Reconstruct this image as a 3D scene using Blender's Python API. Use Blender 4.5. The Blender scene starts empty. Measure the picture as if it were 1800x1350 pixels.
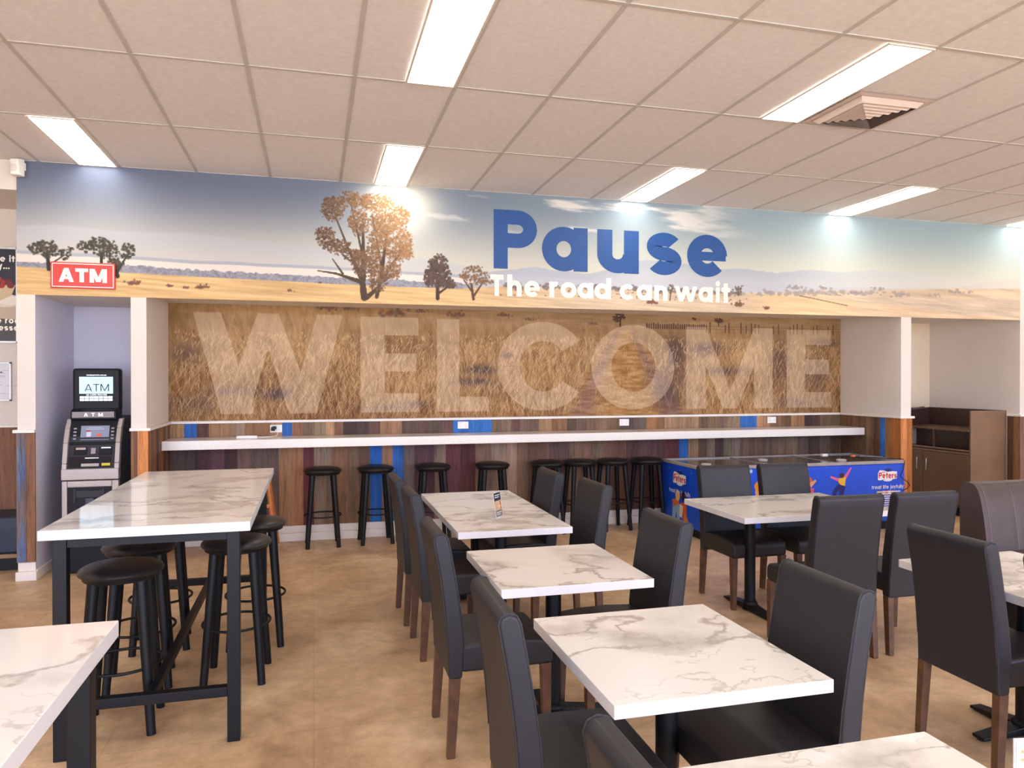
import bpy, bmesh, math, random
import numpy as np
from mathutils import Vector, Matrix

# ------------------------------------------------------------------ camera, world, exposure
SC = bpy.context.scene
COL = SC.collection
EYE = 1.64
YAW = 0.2608
cam_d = bpy.data.cameras.new('camera')
cam_d.sensor_width = 36.0
cam_d.lens = 36.0 * 1310.0 / 1800.0
cam_d.clip_start = 0.05
cam_d.clip_end = 100
cam = bpy.data.objects.new('camera', cam_d)
COL.objects.link(cam)
cam.location = (0, 0, EYE)
cam.rotation_euler = (math.radians(90 - 0.36), 0, -YAW)
SC.camera = cam

DAY = 8.8
world = bpy.data.worlds.new('daylight')
SC.world = world
world.use_nodes = True
wt = world.node_tree
wbg = wt.nodes['Background']
wtc = wt.nodes.new('ShaderNodeTexCoord')
wsep = wt.nodes.new('ShaderNodeSeparateXYZ')
wramp = wt.nodes.new('ShaderNodeValToRGB')
wadd = wt.nodes.new('ShaderNodeMath')
wadd.operation = 'MULTIPLY_ADD'
wadd.inputs[1].default_value = 0.5
wadd.inputs[2].default_value = 0.5
wt.links.new(wtc.outputs['Generated'], wsep.inputs[0])
wt.links.new(wsep.outputs['Z'], wadd.inputs[0])
wt.links.new(wadd.outputs[0], wramp.inputs[0])
wramp.color_ramp.elements[0].position = 0.47      # sunlit forecourt below the horizon
wramp.color_ramp.elements[0].color = (0.78, 0.77, 0.73, 1)
wramp.color_ramp.elements[1].position = 0.53      # open sky above it
wramp.color_ramp.elements[1].color = (0.56, 0.66, 0.95, 1)
wt.links.new(wramp.outputs[0], wbg.inputs[0])
wbg.inputs[1].default_value = DAY

SC.view_settings.view_transform = 'Standard'
SC.view_settings.look = 'None'
SC.view_settings.gamma = 1.0
SC.view_settings.use_curve_mapping = False
SC.view_settings.exposure = 0.08
PANEL_POWER = 9.5
try:
    SC.cycles.use_denoising = True
    SC.cycles.max_bounces = 8
    SC.cycles.diffuse_bounces = 5
    SC.cycles.caustics_reflective = False
    SC.cycles.caustics_refractive = False
    SC.cycles.sample_clamp_indirect = 8.0
except Exception:
    pass

R = random.Random(7)
NP = np.random.default_rng(11)


# ------------------------------------------------------------------ colour and material helpers
def lin(c):
    out = []
    for v in c[:3]:
        v = v / 255.0
        out.append(v / 12.92 if v <= 0.04045 else ((v + 0.055) / 1.055) ** 2.4)
    return (out[0], out[1], out[2], 1.0)


def lin_np(a):
    a = np.clip(a / 255.0, 0, 1)
    return np.where(a <= 0.04045, a / 12.92, ((a + 0.055) / 1.055) ** 2.4)


MATS = {}


class NT:
    def __init__(self, name):
        self.m = bpy.data.materials.new(name)
        self.m.use_nodes = True
        self.t = self.m.node_tree
        self.b = self.t.nodes['Principled BSDF']

    def n(self, kind, **kw):
        nd = self.t.nodes.new(kind)
        for k, v in kw.items():
            if k in nd.inputs.keys():
                nd.inputs[k].default_value = v
            else:
                setattr(nd, k, v)
        return nd

    def l(self, a, b):
        self.t.links.new(a, b)

    def ramp(self, fac, stops):
        r = self.n('ShaderNodeValToRGB')
        els = r.color_ramp.elements
        while len(els) < len(stops):
            els.new(0.5)
        for e, (p, c) in zip(els, stops):
            e.position = p
            e.color = c
        self.l(fac, r.inputs[0])
        return r

    def coords(self, scale=(1, 1, 1), rand=0.0):
        tc = self.n('ShaderNodeTexCoord')
        mp = self.n('ShaderNodeMapping')
        mp.inputs['Scale'].default_value = scale
        self.l(tc.outputs['Object'], mp.inputs['Vector'])
        if rand:
            oi = self.n('ShaderNodeObjectInfo')
            mu = self.n('ShaderNodeMath', operation='MULTIPLY')
            mu.inputs[1].default_value = rand
            self.l(oi.outputs['Random'], mu.inputs[0])
            cx = self.n('ShaderNodeCombineXYZ')
            for i in range(3):
                self.l(mu.outputs[0], cx.inputs[i])
            self.l(cx.outputs[0], mp.inputs['Location'])
        return mp.outputs[0]


def plain(name, c, rough=0.5, metal=0.0, var=0.06, scale=8.0, bump=0.0, coat=0.0, spec=0.5):
    """A solid coloured surface with a little noise in colour and height."""
    if name in MATS:
        return MATS[name]
    k = NT(name)
    v = k.coords()
    no = k.n('ShaderNodeTexNoise', Scale=scale, Detail=4.0)
    k.l(v, no.inputs['Vector'])
    a = lin([x * (1 - var) for x in c])
    b = lin([min(255, x * (1 + var)) for x in c])
    r = k.ramp(no.outputs['Fac'], [(0.3, a), (0.7, b)])
    k.l(r.outputs[0], k.b.inputs['Base Color'])
    k.b.inputs['Roughness'].default_value = rough
    k.b.inputs['Metallic'].default_value = metal
    k.b.inputs['Specular IOR Level'].default_value = spec
    if coat:
        k.b.inputs['Coat Weight'].default_value = coat
    if bump:
        bp = k.n('ShaderNodeBump', Strength=bump, Distance=0.002)
        nb = k.n('ShaderNodeTexNoise', Scale=scale * 25, Detail=3.0)
        k.l(v, nb.inputs['Vector'])
        k.l(nb.outputs['Fac'], bp.inputs['Height'])
        k.l(bp.outputs[0], k.b.inputs['Normal'])
    MATS[name] = k.m
    return k.m


def glow(name, c, strength):
    if name in MATS:
        return MATS[name]
    k = NT(name)
    k.b.inputs['Base Color'].default_value = lin(c)
    k.b.inputs['Emission Color'].default_value = lin(c)
    k.b.inputs['Emission Strength'].default_value = strength
    k.b.inputs['Roughness'].default_value = 0.4
    MATS[name] = k.m
    return k.m


def attr_mat(name, rough=0.6, grain=None, bump=0.0, spec=0.4):
    """Colours come from the mesh's own colour attribute; GRAIN = noise scale vector laid over it."""
    if name in MATS:
        return MATS[name]
    k = NT(name)
    at = k.n('ShaderNodeAttribute', attribute_name='Col')
    src = at.outputs['Color']
    if grain:
        v = k.coords(grain)
        no = k.n('ShaderNodeTexNoise', Scale=1.0, Detail=6.0, Roughness=0.7, Distortion=0.6)
        k.l(v, no.inputs['Vector'])
        v2 = k.coords(tuple(g * 0.22 for g in grain))
        n2 = k.n('ShaderNodeTexNoise', Scale=1.0, Detail=3.0)
        k.l(v2, n2.inputs['Vector'])
        g1 = k.ramp(no.outputs['Fac'], [(0.28, (0.55, 0.5, 0.47, 1)), (0.5, (1.15, 1.13, 1.1, 1)), (0.75, (1.6, 1.55, 1.5, 1))])
        g2 = k.ramp(n2.outputs['Fac'], [(0.3, (0.72, 0.7, 0.7, 1)), (0.65, (1.15, 1.12, 1.1, 1))])
        m1 = k.n('ShaderNodeMix', data_type='RGBA', blend_type='MULTIPLY')
        m1.inputs[0].default_value = 1.0
        k.l(src, m1.inputs[6]); k.l(g1.outputs[0], m1.inputs[7])
        m2 = k.n('ShaderNodeMix', data_type='RGBA', blend_type='MULTIPLY')
        m2.inputs[0].default_value = 1.0
        k.l(m1.outputs[2], m2.inputs[6]); k.l(g2.outputs[0], m2.inputs[7])
        src = m2.outputs[2]
        if bump:
            bp = k.n('ShaderNodeBump', Strength=bump, Distance=0.004)
            k.l(no.outputs['Fac'], bp.inputs['Height'])
            k.l(bp.outputs[0], k.b.inputs['Normal'])
    k.l(src, k.b.inputs['Base Color'])
    k.b.inputs['Roughness'].default_value = rough
    k.b.inputs['Specular IOR Level'].default_value = spec
    MATS[name] = k.m
    return k.m


def marble(name, base, vein, rough, seed):
    if name in MATS:
        return MATS[name]
    k = NT(name)
    v = k.coords((1, 1, 1), rand=37.0)
    warp = k.n('ShaderNodeTexNoise', Scale=2.3, Detail=5.0, Roughness=0.6)
    k.l(v, warp.inputs['Vector'])
    sub = k.n('ShaderNodeVectorMath', operation='SUBTRACT')
    sub.inputs[1].default_value = (0.5, 0.5, 0.5)
    k.l(warp.outputs['Color'], sub.inputs[0])
    scl = k.n('ShaderNodeVectorMath', operation='SCALE')
    scl.inputs['Scale'].default_value = 0.55
    k.l(sub.outputs[0], scl.inputs[0])
    add = k.n('ShaderNodeVectorMath', operation='ADD')
    k.l(v, add.inputs[0]); k.l(scl.outputs[0], add.inputs[1])
    rot = k.n('ShaderNodeMapping')
    rot.inputs['Rotation'].default_value = (0, 0, 0.6 + seed)
    rot.inputs['Scale'].default_value = (1.0, 2.1, 1.0)
    k.l(add.outputs[0], rot.inputs['Vector'])
    n1 = k.n('ShaderNodeTexNoise', Scale=1.05, Detail=2.5, Roughness=0.5)
    k.l(rot.outputs[0], n1.inputs['Vector'])
    n3 = k.n('ShaderNodeTexNoise', Scale=3.4, Detail=2.0)
    k.l(rot.outputs[0], n3.inputs['Vector'])

    def band(src, lo, hi):
        s = k.n('ShaderNodeMath', operation='SUBTRACT'); s.inputs[1].default_value = 0.5
        k.l(src, s.inputs[0])
        a = k.n('ShaderNodeMath', operation='ABSOLUTE'); k.l(s.outputs[0], a.inputs[0])
        return k.ramp(a.outputs[0], [(lo, (1, 1, 1, 1)), (hi, (0, 0, 0, 1))]).outputs[0]
    b1 = band(n1.outputs['Fac'], 0.002, 0.02)
    b1w = band(n1.outputs['Fac'], 0.0, 0.085)
    b2 = band(n3.outputs['Fac'], 0.001, 0.02)
    msk = k.n('ShaderNodeTexNoise', Scale=2.1, Detail=2.0)
    k.l(v, msk.inputs['Vector'])
    mk = k.ramp(msk.outputs['Fac'], [(0.47, (0, 0, 0, 1)), (0.6, (1, 1, 1, 1))]).outputs[0]

    def mul(a, b, f=None):
        m = k.n('ShaderNodeMath', operation='MULTIPLY')
        k.l(a, m.inputs[0])
        if f is None:
            k.l(b, m.inputs[1])
        else:
            m.inputs[1].default_value = f
        return m.outputs[0]

    def mx(a, b):
        m = k.n('ShaderNodeMath', operation='MAXIMUM')
        k.l(a, m.inputs[0]); k.l(b, m.inputs[1])
        return m.outputs[0]
    tot = mx(mul(b1, None, 0.8), mx(mul(mul(b1w, mk), None, 0.75), mul(mul(b2, mk), None, 0.5)))
    r = k.ramp(tot, [(0.0, lin(base)), (1.0, lin(vein))])
    k.l(r.outputs[0], k.b.inputs['Base Color'])
    k.b.inputs['Roughness'].default_value = rough
    MATS[name] = k.m
    return k.m


def floor_mat():
    k = NT('concrete look vinyl')
    v = k.coords()
    n1 = k.n('ShaderNodeTexNoise', Scale=1.7, Detail=7.0, Roughness=0.62, Distortion=0.5)
    n2 = k.n('ShaderNodeTexNoise', Scale=9.0, Detail=6.0, Roughness=0.7)
    k.l(v, n1.inputs['Vector']); k.l(v, n2.inputs['Vector'])
    r1 = k.ramp(n1.outputs['Fac'], [(0.3, lin((172, 140, 108))), (0.5, lin((206, 173, 136))), (0.7, lin((232, 203, 166)))])
    r2 = k.ramp(n2.outputs['Fac'], [(0.32, (0.72, 0.7, 0.69, 1)), (0.6, (1.08, 1.07, 1.06, 1))])
    m = k.n('ShaderNodeMix', data_type='RGBA', blend_type='MULTIPLY')
    m.inputs[0].default_value = 0.75
    k.l(r1.outputs[0], m.inputs[6]); k.l(r2.outputs[0], m.inputs[7])
    br = k.n('ShaderNodeTexBrick', offset=0.0)
    br.inputs['Scale'].default_value = 1.0
    br.inputs['Brick Width'].default_value = 0.9
    br.inputs['Row Height'].default_value = 0.9
    br.inputs['Mortar Size'].default_value = 0.0025
    br.inputs['Color1'].default_value = (1, 1, 1, 1)
    br.inputs['Color2'].default_value = (0.93, 0.93, 0.93, 1)
    br.inputs['Mortar'].default_value = (0.72, 0.7, 0.68, 1)
    k.l(v, br.inputs['Vector'])
    m2 = k.n('ShaderNodeMix', data_type='RGBA', blend_type='MULTIPLY')
    m2.inputs[0].default_value = 0.7
    k.l(m.outputs[2], m2.inputs[6]); k.l(br.outputs['Color'], m2.inputs[7])
    k.l(m2.outputs[2], k.b.inputs['Base Color'])
    k.b.inputs['Roughness'].default_value = 0.42
    k.b.inputs['Specular IOR Level'].default_value = 0.35
    return k.m


WHITE = plain('painted plaster', (224, 215, 207), 0.75, var=0.012, scale=2.0, bump=0.05)
TRIMW = plain('gloss trim paint', (240, 232, 226), 0.4, var=0.01)
TILE = plain('ceiling tile', (230, 225, 224), 0.9, var=0.02, scale=30, bump=0.1)
TBAR = plain('ceiling tee bar', (196, 190, 184), 0.6, var=0.02)
VINYL = plain('charcoal leatherette', (40, 39, 43), 0.46, var=0.06, scale=14, bump=0.12, spec=0.36)
PIPE = plain('charcoal piping', (38, 38, 43), 0.5)
WALNUT = plain('dark stained timber', (86, 57, 38), 0.4, var=0.2, scale=18)
BLACK = plain('black powder coat', (13, 15, 20), 0.45, var=0.05, spec=0.32)
BLACKV = plain('black vinyl seat', (24, 24, 28), 0.36, var=0.05, bump=0.08)
STONE = plain('speckled stone', (240, 234, 226), 0.22, var=0.05, scale=160)
PLANK = attr_mat('reclaimed timber', 0.62, (46, 46, 3.4), 0.45)
PRINT = attr_mat('printed wall vinyl', 0.55, None, 0, 0.25)
M_DINE = marble('marble laminate', (226, 221, 216), (158, 147, 138), 0.22, 0.0)
M_BAR = marble('gloss marble laminate', (228, 224, 222), (166, 158, 152), 0.08, 0.9)
EDGE = plain('white laminate edge', (226, 225, 229), 0.3, var=0.01)


# ------------------------------------------------------------------ mesh builder
class MB:
    def __init__(self):
        self.v, self.f, self.c = [], [], []

    def face(self, pts, col=None):
        i = len(self.v)
        self.v += [tuple(p) for p in pts]
        self.f.append(tuple(range(i, i + len(pts))))
        self.c.append(col)
        return self

    def mesh(self, vs, fs, col=None):
        i = len(self.v)
        self.v += [tuple(p) for p in vs]
        for f in fs:
            self.f.append(tuple(i + q for q in f)); self.c.append(col)
        return self

    def box(self, x0, x1, y0, y1, z0, z1, col=None):
        vs = [(x0, y0, z0), (x1, y0, z0), (x1, y1, z0), (x0, y1, z0), (x0, y0, z1), (x1, y0, z1), (x1, y1, z1), (x0, y1, z1)]
        return self.mesh(vs, [(0, 3, 2, 1), (4, 5, 6, 7), (0, 1, 5, 4), (1, 2, 6, 5), (2, 3, 7, 6), (3, 0, 4, 7)], col)

    def bar(self, a, b, w, h, w2=None, h2=None, up=(0, 0, 1), col=None):
        """rectangular bar from A to B, W by H at A and W2 by H2 at B"""
        a, b = Vector(a), Vector(b)
        d = (b - a).normalized()
        up = Vector(up)
        if abs(d.dot(up)) > 0.98:
            up = Vector((0, 1, 0))
        s = d.cross(up).normalized(); t = s.cross(d).normalized()
        w2 = w if w2 is None else w2; h2 = h if h2 is None else h2
        vs = []
        for p, ww, hh in ((a, w, h), (b, w2, h2)):
            for i, j in ((-1, -1), (1, -1), (1, 1), (-1, 1)):
                vs.append(p + s * (i * ww / 2) + t * (j * hh / 2))
        return self.mesh(vs, [(0, 1, 2, 3), (7, 6, 5, 4), (0, 4, 5, 1), (1, 5, 6, 2), (2, 6, 7, 3), (3, 7, 4, 0)], col)

    def cyl(self, a, b, r0, r1=None, n=16, col=None):
        return self.tube([a, b], [r0, r0 if r1 is None else r1], n, col)

    def tube(self, pts, r, n=8, col=None, closed=False):
        pts = [Vector(p) for p in pts]
        m = len(pts)
        rs = r if isinstance(r, (list, tuple)) else [r] * m
        vs, fs = [], []
        ref = None
        for i, p in enumerate(pts):
            if closed:
                d = (pts[(i + 1) % m] - pts[i - 1]).normalized()
            else:
                d = (pts[min(i + 1, m - 1)] - pts[max(i - 1, 0)]).normalized()
            if ref is None:
                ref = Vector((0, 0, 1)) if abs(d.z) < 0.9 else Vector((1, 0, 0))
            s = (ref - d * ref.dot(d))
            if s.length < 1e-4:
                s = d.orthogonal()
            s.normalize(); ref = s
            t = d.cross(s)
            for k in range(n):
                a = 2 * math.pi * k / n
                vs.append(p + (s * math.cos(a) + t * math.sin(a)) * rs[i])
        for i in range(m if closed else m - 1):
            j = (i + 1) % m
            for k in range(n):
                q = (k + 1) % n
                fs.append((i * n + k, i * n + q, j * n + q, j * n + k))
        if not closed:
            fs.append(tuple(reversed(range(n)))); fs.append(tuple(range((m - 1) * n, m * n)))
        return self.mesh(vs, fs, col)

    def lathe(self, prof, n=32, c=(0, 0, 0), col=None):
        vs, fs = [], []
        for r, z in prof:
            for k in range(n):
                a = 2 * math.pi * k / n
                vs.append((c[0] + r * math.cos(a), c[1] + r * math.sin(a), c[2] + z))
        for i in range(len(prof) - 1):
            for k in range(n):
                q = (k + 1) % n
                fs.append((i * n + k, i * n + q, (i + 1) * n + q, (i + 1) * n + k))
        fs.append(tuple(reversed(range(n)))); fs.append(tuple(range((len(prof) - 1) * n, len(prof) * n)))
        return self.mesh(vs, fs, col)

    def prism(self, poly, fn0, fn1, col=None):
        """POLY is a list of 2-D points; fn0 / fn1 map one to the two end caps"""
        n = len(poly)
        vs = [fn0(p) for p in poly] + [fn1(p) for p in poly]
        fs = [tuple(reversed(range(n))), tuple(range(n, 2 * n))]
        for i in range(n):
            j = (i + 1) % n
            fs.append((i, j, n + j, n + i))
        return self.mesh(vs, fs, col)

    def build(self, name, mat, parent=None, bevel=0.0, seg=2, smooth=False):
        me = bpy.data.meshes.new(name)
        me.from_pydata(self.v, [], self.f)
        bm = bmesh.new(); bm.from_mesh(me)
        if not any(c is not None for c in self.c):
            bmesh.ops.recalc_face_normals(bm, faces=bm.faces)
            bm.to_mesh(me)
        bm.free()
        if any(c is not None for c in self.c):
            at = me.color_attributes.new('Col', 'FLOAT_COLOR', 'CORNER')
            arr = np.ones((len(me.loops), 4), dtype=np.float32)
            i = 0
            for f, c in zip(self.f, self.c):
                arr[i:i + len(f)] = lin(c or (200, 200, 200))
                i += len(f)
            at.data.foreach_set('color', arr.ravel())
        me.materials.append(mat)
        if smooth:
            me.polygons.foreach_set('use_smooth', [True] * len(me.polygons))
        o = bpy.data.objects.new(name, me)
        COL.objects.link(o)
        if parent is not None:
            o.parent = parent
        if bevel:
            b = o.modifiers.new('bevel', 'BEVEL')
            b.width = bevel; b.segments = seg; b.limit_method = 'ANGLE'; b.angle_limit = math.radians(38)
            me.polygons.foreach_set('use_smooth', [True] * len(me.polygons))
            w = o.modifiers.new('normals', 'WEIGHTED_NORMAL')
            w.keep_sharp = False
        elif smooth:
            try:
                me.set_sharp_from_angle(angle=math.radians(40))
            except Exception:
                pass
        return o


def tag(o, label, cat, group=None, kind=None):
    if label:
        o['label'] = label
    if cat:
        o['category'] = cat
    if group:
        o['group'] = group
    if kind:
        o['kind'] = kind
    return o


def thing(name, label, cat, loc=(0, 0, 0), rz=0.0, group=None):
    o = bpy.data.objects.new(name, None)
    o.empty_display_size = 0.1
    COL.objects.link(o)
    o.location = loc; o.rotation_euler = (0, 0, rz)
    return tag(o, label, cat, group)


def struct(o):
    o['kind'] = 'structure'
    return o


def dup(root, loc, rz, label):
    r = root.copy(); COL.objects.link(r)
    r.location = loc; r.rotation_euler = (0, 0, rz); r['label'] = label
    for ch in list(root.children):
        c = ch.copy(); COL.objects.link(c); c.parent = r
        for g in list(ch.children):
            d = g.copy(); COL.objects.link(d); d.parent = c
    return r


def at_px(px, Y):
    """world X of image column PX on the plane at depth Y"""
    return Y * math.tan(YAW + math.atan((px - 900) / 1310.0))


# ------------------------------------------------------------------ drawn lettering (geometric sans strokes)
def arc(cx, cz, rx, rz, a0, a1, n=28):
    return [(cx + rx * math.cos(math.radians(a0 + (a1 - a0) * i / n)), cz + rz * math.sin(math.radians(a0 + (a1 - a0) * i / n))) for i in range(n + 1)]


def glyph(ch, w):
    """primitives of one letter, cap height 1: ('l', centre line) or ('p', convex polygon); and its advance"""
    h = w / 2; X = 0.76
    S = lambda x, a, b: ('p', [(x, a), (x + w, a), (x + w, b), (x, b)])
    B = lambda z, a, b, t=w: ('p', [(a, z), (b, z), (b, z + t), (a, z + t)])
    ring = lambda a0=0, a1=360, W=0.74: ('l', arc(W / 2, X / 2, W / 2 - h, X / 2 - h + 0.005, a0, a1, 36))
    D = lambda x0, z0, x1, z1, t=w: ('p', [(x0, z0), (x0 + t, z0), (x1 + t, z1), (x1, z1)])
    if ch == ' ': return [], 0.32
    if ch == 'a': return [ring(), S(0.78 - w, 0, X)], 0.78
    if ch == 'd': return [ring(), S(0.78 - w, 0, 1.03)], 0.78
    if ch == 'b': return [('l', arc(0.41, X / 2, 0.37 - h, X / 2 - h, 0, 360, 36)), S(0, 0, 1.03)], 0.78
    if ch == 'p': return [('l', arc(0.41, X / 2, 0.37 - h, X / 2 - h, 0, 360, 36)), S(0, -0.28, X)], 0.78
    if ch == 'g': return [ring(), S(0.78 - w, 0, X), ('l', arc(0.39, 0, 0.39 - h, 0.28 - h, 0, -160))], 0.78
    if ch == 'o': return [ring()], 0.74
    if ch == 'c': return [ring(42, 318)], 0.68
    if ch == 'e': return [ring(0, 318), B(X / 2 - w * 0.36, h, 0.74 - h * 0.2, w * 0.66)], 0.74
    if ch == 'n': return [S(0, 0, X), ('l', arc(0.33, X - 0.33, 0.33 - h, 0.33 - h, 180, 0) + [(0.66 - h, 0)])], 0.66
    if ch == 'h': return [S(0, 0, 1.03), ('l', arc(0.33, X - 0.33, 0.33 - h, 0.33 - h, 180, 0) + [(0.66 - h, 0)])], 0.66
    if ch == 'm': return [S(0, 0, X), ('l', arc(0.29, X - 0.29, 0.29 - h, 0.29 - h, 180, 0) + [(0.58 - h, 0)]),
                          ('l', arc(0.29 + 0.58 - w, X - 0.29, 0.29 - h, 0.29 - h, 180, 0) + [(1.16 - w - h, 0)])], 1.16 - w
    if ch == 'u': return [('l', [(h, X)] + arc(0.33, 0.33, 0.33 - h, 0.33 - h, 180, 360)), S(0.68 - w, 0, X)], 0.68
    if ch == 'r': return [S(0, 0, X), ('l', arc(0.33, X - 0.33, 0.33 - h, 0.33 - h, 180, 75))], 0.44
    if ch == 's' or ch == 'S':
        Z = X if ch == 's' else 1.0
        W = 0.6 if ch == 's' else 0.66
        rz = (Z / 2 + h) / 2 - h
        up = arc(W / 2, Z - h - rz, W / 2 - h, rz, 28, 262, 20)
        dn = arc(W / 2, h + rz, W / 2 - h, rz, 82, -152, 20)
        return [('l', up + dn)], W
    if ch == 't': return [S(0.12, 0, 0.98), B(X - w, 0, 0.24 + w)], 0.24 + w
    if ch == 'f': return [S(0.12, 0, 0.8), ('l', arc(0.12 + 0.26, 0.77, 0.26 - h, 0.26 - h, 180, 80)), B(X - w, 0, 0.26 + w)], 0.3 + w
    if ch == 'i': return [S(0, 0, X), ('p', arc(h, 0.95, w * 0.62, w * 0.62, 0, 330, 11))], w
    if ch == 'j': return [S(0.06, -0.2, X), B(-0.28, -0.06, 0.06 + w * 0.6), ('p', arc(0.06 + h, 0.95, w * 0.62, w * 0.62, 0, 330, 11))], w + 0.06
    if ch == 'l': return [S(0, 0, 1.03)], w
    if ch == 'y': return [D(0.26, 0, 0, X), D(0.12, -0.28, 0.62 - w, X)], 0.62
    if ch == 'v': return [D(0.25, 0, 0, X), D(0.25, 0, 0.6 - w, X)], 0.6
    if ch == 'w': return [D(0.24, 0, 0, X), D(0.24, 0, 0.48, X), D(0.74, 0, 0.48, X), D(0.74, 0, 0.98, X)], 0.98 + w
    if ch == 'k': return [S(0, 0, 1.03), D(w, X * 0.4, 0.6 - w, X), D(0.62 - w, 0, w, X * 0.6)], 0.62
    if ch == 'x': return [D(0, 0, 0.6 - w, X), D(0.6 - w, 0, 0, X)], 0.6
    if ch == '.': return [('p', arc(h, h, w * 0.6, w * 0.6, 0, 330, 11))], w
    if ch == 'A': return [D(0, 0, 0.42 - h, 1), D(0.84 - w, 0, 0.42 - h, 1), B(0.2, 0.2, 0.64, w * 0.8)], 0.84
    if ch == 'T': return [S(0.36 - h, 0, 1), B(1 - w, 0, 0.72)], 0.72
    if ch == 'M': return [S(0, 0, 1), S(0.98 - w, 0, 1), D(0.49 - h, 0.05, w * 0.15, 1), D(0.49 - h, 0.05, 0.98 - w * 1.15, 1)], 0.98
    if ch == 'P':
        rz = 0.32
        return [S(0, 0, 1), ('l', [(w * 0.9, 1 - h)] + [(0.42, 1 - h)] + arc(0.42, 1 - rz, 0.34 - h, rz - h, 80, -80, 18) + [(0.42, 1 - 2 * rz + h), (w * 0.9, 1 - 2 * rz + h)])], 0.76
    if ch == 'L': return [S(0, 0, 1), B(0, 0, 0.55)], 0.55
    if ch == 'C': return [('l', arc(0.5, 0.5, 0.5 - h, 0.5 - h, 42, 318, 36))], 0.92
    if ch == 'O': return [('l', arc(0.5, 0.5, 0.5 - h, 0.5 - h, 0, 360, 36))], 1.0
    if ch == 'E': return [S(0, 0, 1), B(0, 0, 0.58), B(1 - w, 0, 0.58), B(0.5 - h, 0, 0.54)], 0.58
    if ch == 'W': return [D(0.3, 0, 0, 1), D(0.3, 0, 0.58, 1), D(0.88, 0, 0.58, 1), D(0.88, 0, 1.16, 1)], 1.16 + w
    if ch == 'D': return [S(0, 0, 1), ('l', [(h, 1 - h)] + arc(0.35, 0.5, 0.4 - h, 0.5 - h, 90, -90, 20) + [(h, h)])], 0.76
    if ch == 'R': return glyph('P', w)[0] + [D(0.74 - w, 0, 0.3, 0.42)], 0.76
    return [B(0, 0, 0.5)], 0.5


def ribbon(pts, w):
    """left and right borders of a centre line"""
    out = []
    n = len(pts)
    closed = math.hypot(pts[0][0] - pts[-1][0], pts[0][1] - pts[-1][1]) < 1e-6
    for i in range(n):
        a = pts[i - 1] if i else (pts[-2] if closed else pts[0])
        b = pts[i + 1] if i < n - 1 else (pts[1] if closed else pts[-1])
        dx, dz = b[0] - a[0], b[1] - a[1]
        L = math.hypot(dx, dz) or 1
        nx, nz = -dz / L * w / 2, dx / L * w / 2
        out.append(((pts[i][0] + nx, pts[i][1] + nz), (pts[i][0] - nx, pts[i][1] - nz)))
    return out


def quads_of(prims, w):
    q = []
    for kind, p in prims:
        if kind == 'p':
            q.append(p)
        else:
            rb = ribbon(p, w)
            for (a, b), (c, d) in zip(rb[:-1], rb[1:]):
                q.append([a, b, d, c])
    return q


def letter_at(mb, ch, w, x0, z0, sx, sz, put, col=None):
    """letter with horizontal scale SX and vertical SZ from (x0, z0); PUT maps plane (u, v) to world"""
    pr, adv = glyph(ch, w)
    o = Vector(put(0, 0)[:3])
    nrm = (Vector(put(1, 0)[:3]) - o).cross(Vector(put(0, 1)[:3]) - o).normalized()
    for i, p in enumerate(pr):                       # overlapping strokes lie a hair apart
        d = nrm * (i * 0.0003)
        for q in quads_of([p], w):
            mb.face([Vector(put(x0 + a * sx, z0 + b * sz)) + d for a, b in q], col)
    return adv * sx


def text(mb, s, x0, z0, cap, put, w=0.2, gap=0.1, col=None, centre=False, stretch=1.0):
    tot = sum(glyph(c, w)[1] + gap for c in s) - gap
    x = x0 - (tot * cap * stretch / 2 if centre else 0)
    for c in s:
        x += letter_at(mb, c, w, x, z0, cap * stretch, cap, put, col) + gap * cap * stretch
    return tot * cap * stretch


# ------------------------------------------------------------------ room shell
YB = 6.88       # front plane of the bulkhead and pillars
CEIL = 3.42
SOF = 2.385
XL, XP1, XP2, XP3, XP4, XP5, XR = -2.32, -2.19, -1.48, -1.36, 6.305, 6.44, 7.975
YR = 7.86       # back wall of the long recess
FM = floor_mat()
struct(MB().box(-6.5, 11, -5, 9, -0.1, 0).build('floor', FM))
struct(MB().box(-6.5, 11, -5, 9, CEIL, CEIL + 0.1).build('ceiling', TILE))
ceil = bpy.data.objects['ceiling']
g = MB()
xs = [-1.56 + 0.6 * k for k in range(-8, 21)]
ys = [YB - 1.2 * k for k in range(0, 10)]
for x in xs:
    g.box(x - 0.012, x + 0.012, -5, YB, CEIL - 0.004, CEIL - 0.0005)
for y in ys[1:]:
    g.box(-6.5, 11, y - 0.012, y + 0.012, CEIL - 0.0045, CEIL - 0.0005)
g.build('grid', TBAR, ceil)

b = MB()
b.box(XL, 11, YB, 8.6, SOF, CEIL - 0.0005)
b.box(XL, XP3, YB, 8.6, 2.33, SOF)
struct(b.build('wall_bulkhead', WHITE))
COOL = plain('cool white wall tint', (216, 214, 232), 0.75, var=0.012, scale=2.0)  # lavender tint put into the colour of niche back and pillar's inner face
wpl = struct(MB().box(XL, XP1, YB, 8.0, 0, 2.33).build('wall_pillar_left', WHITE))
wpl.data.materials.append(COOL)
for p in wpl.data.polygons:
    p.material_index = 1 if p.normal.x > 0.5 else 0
struct(MB().box(XP2, XP3, YB, 8.0, 0, 2.33).build('wall_pillar_middle', WHITE))
struct(MB().box(XP4, XP5, YB, 8.4, 0, SOF).build('wall_pillar_right', WHITE))
struct(MB().box(XR, 11, YB, 8.4, 0, SOF).build('wall_back_right', WHITE))
struct(MB().box(XP3, XP4, YR + 0.004, 8.0, 0, SOF).build('wall_recess', WHITE))
struct(MB().box(XP1, XP2, 7.9, 8.0, 0, 2.33).build('wall_niche_left', COOL))
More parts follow.
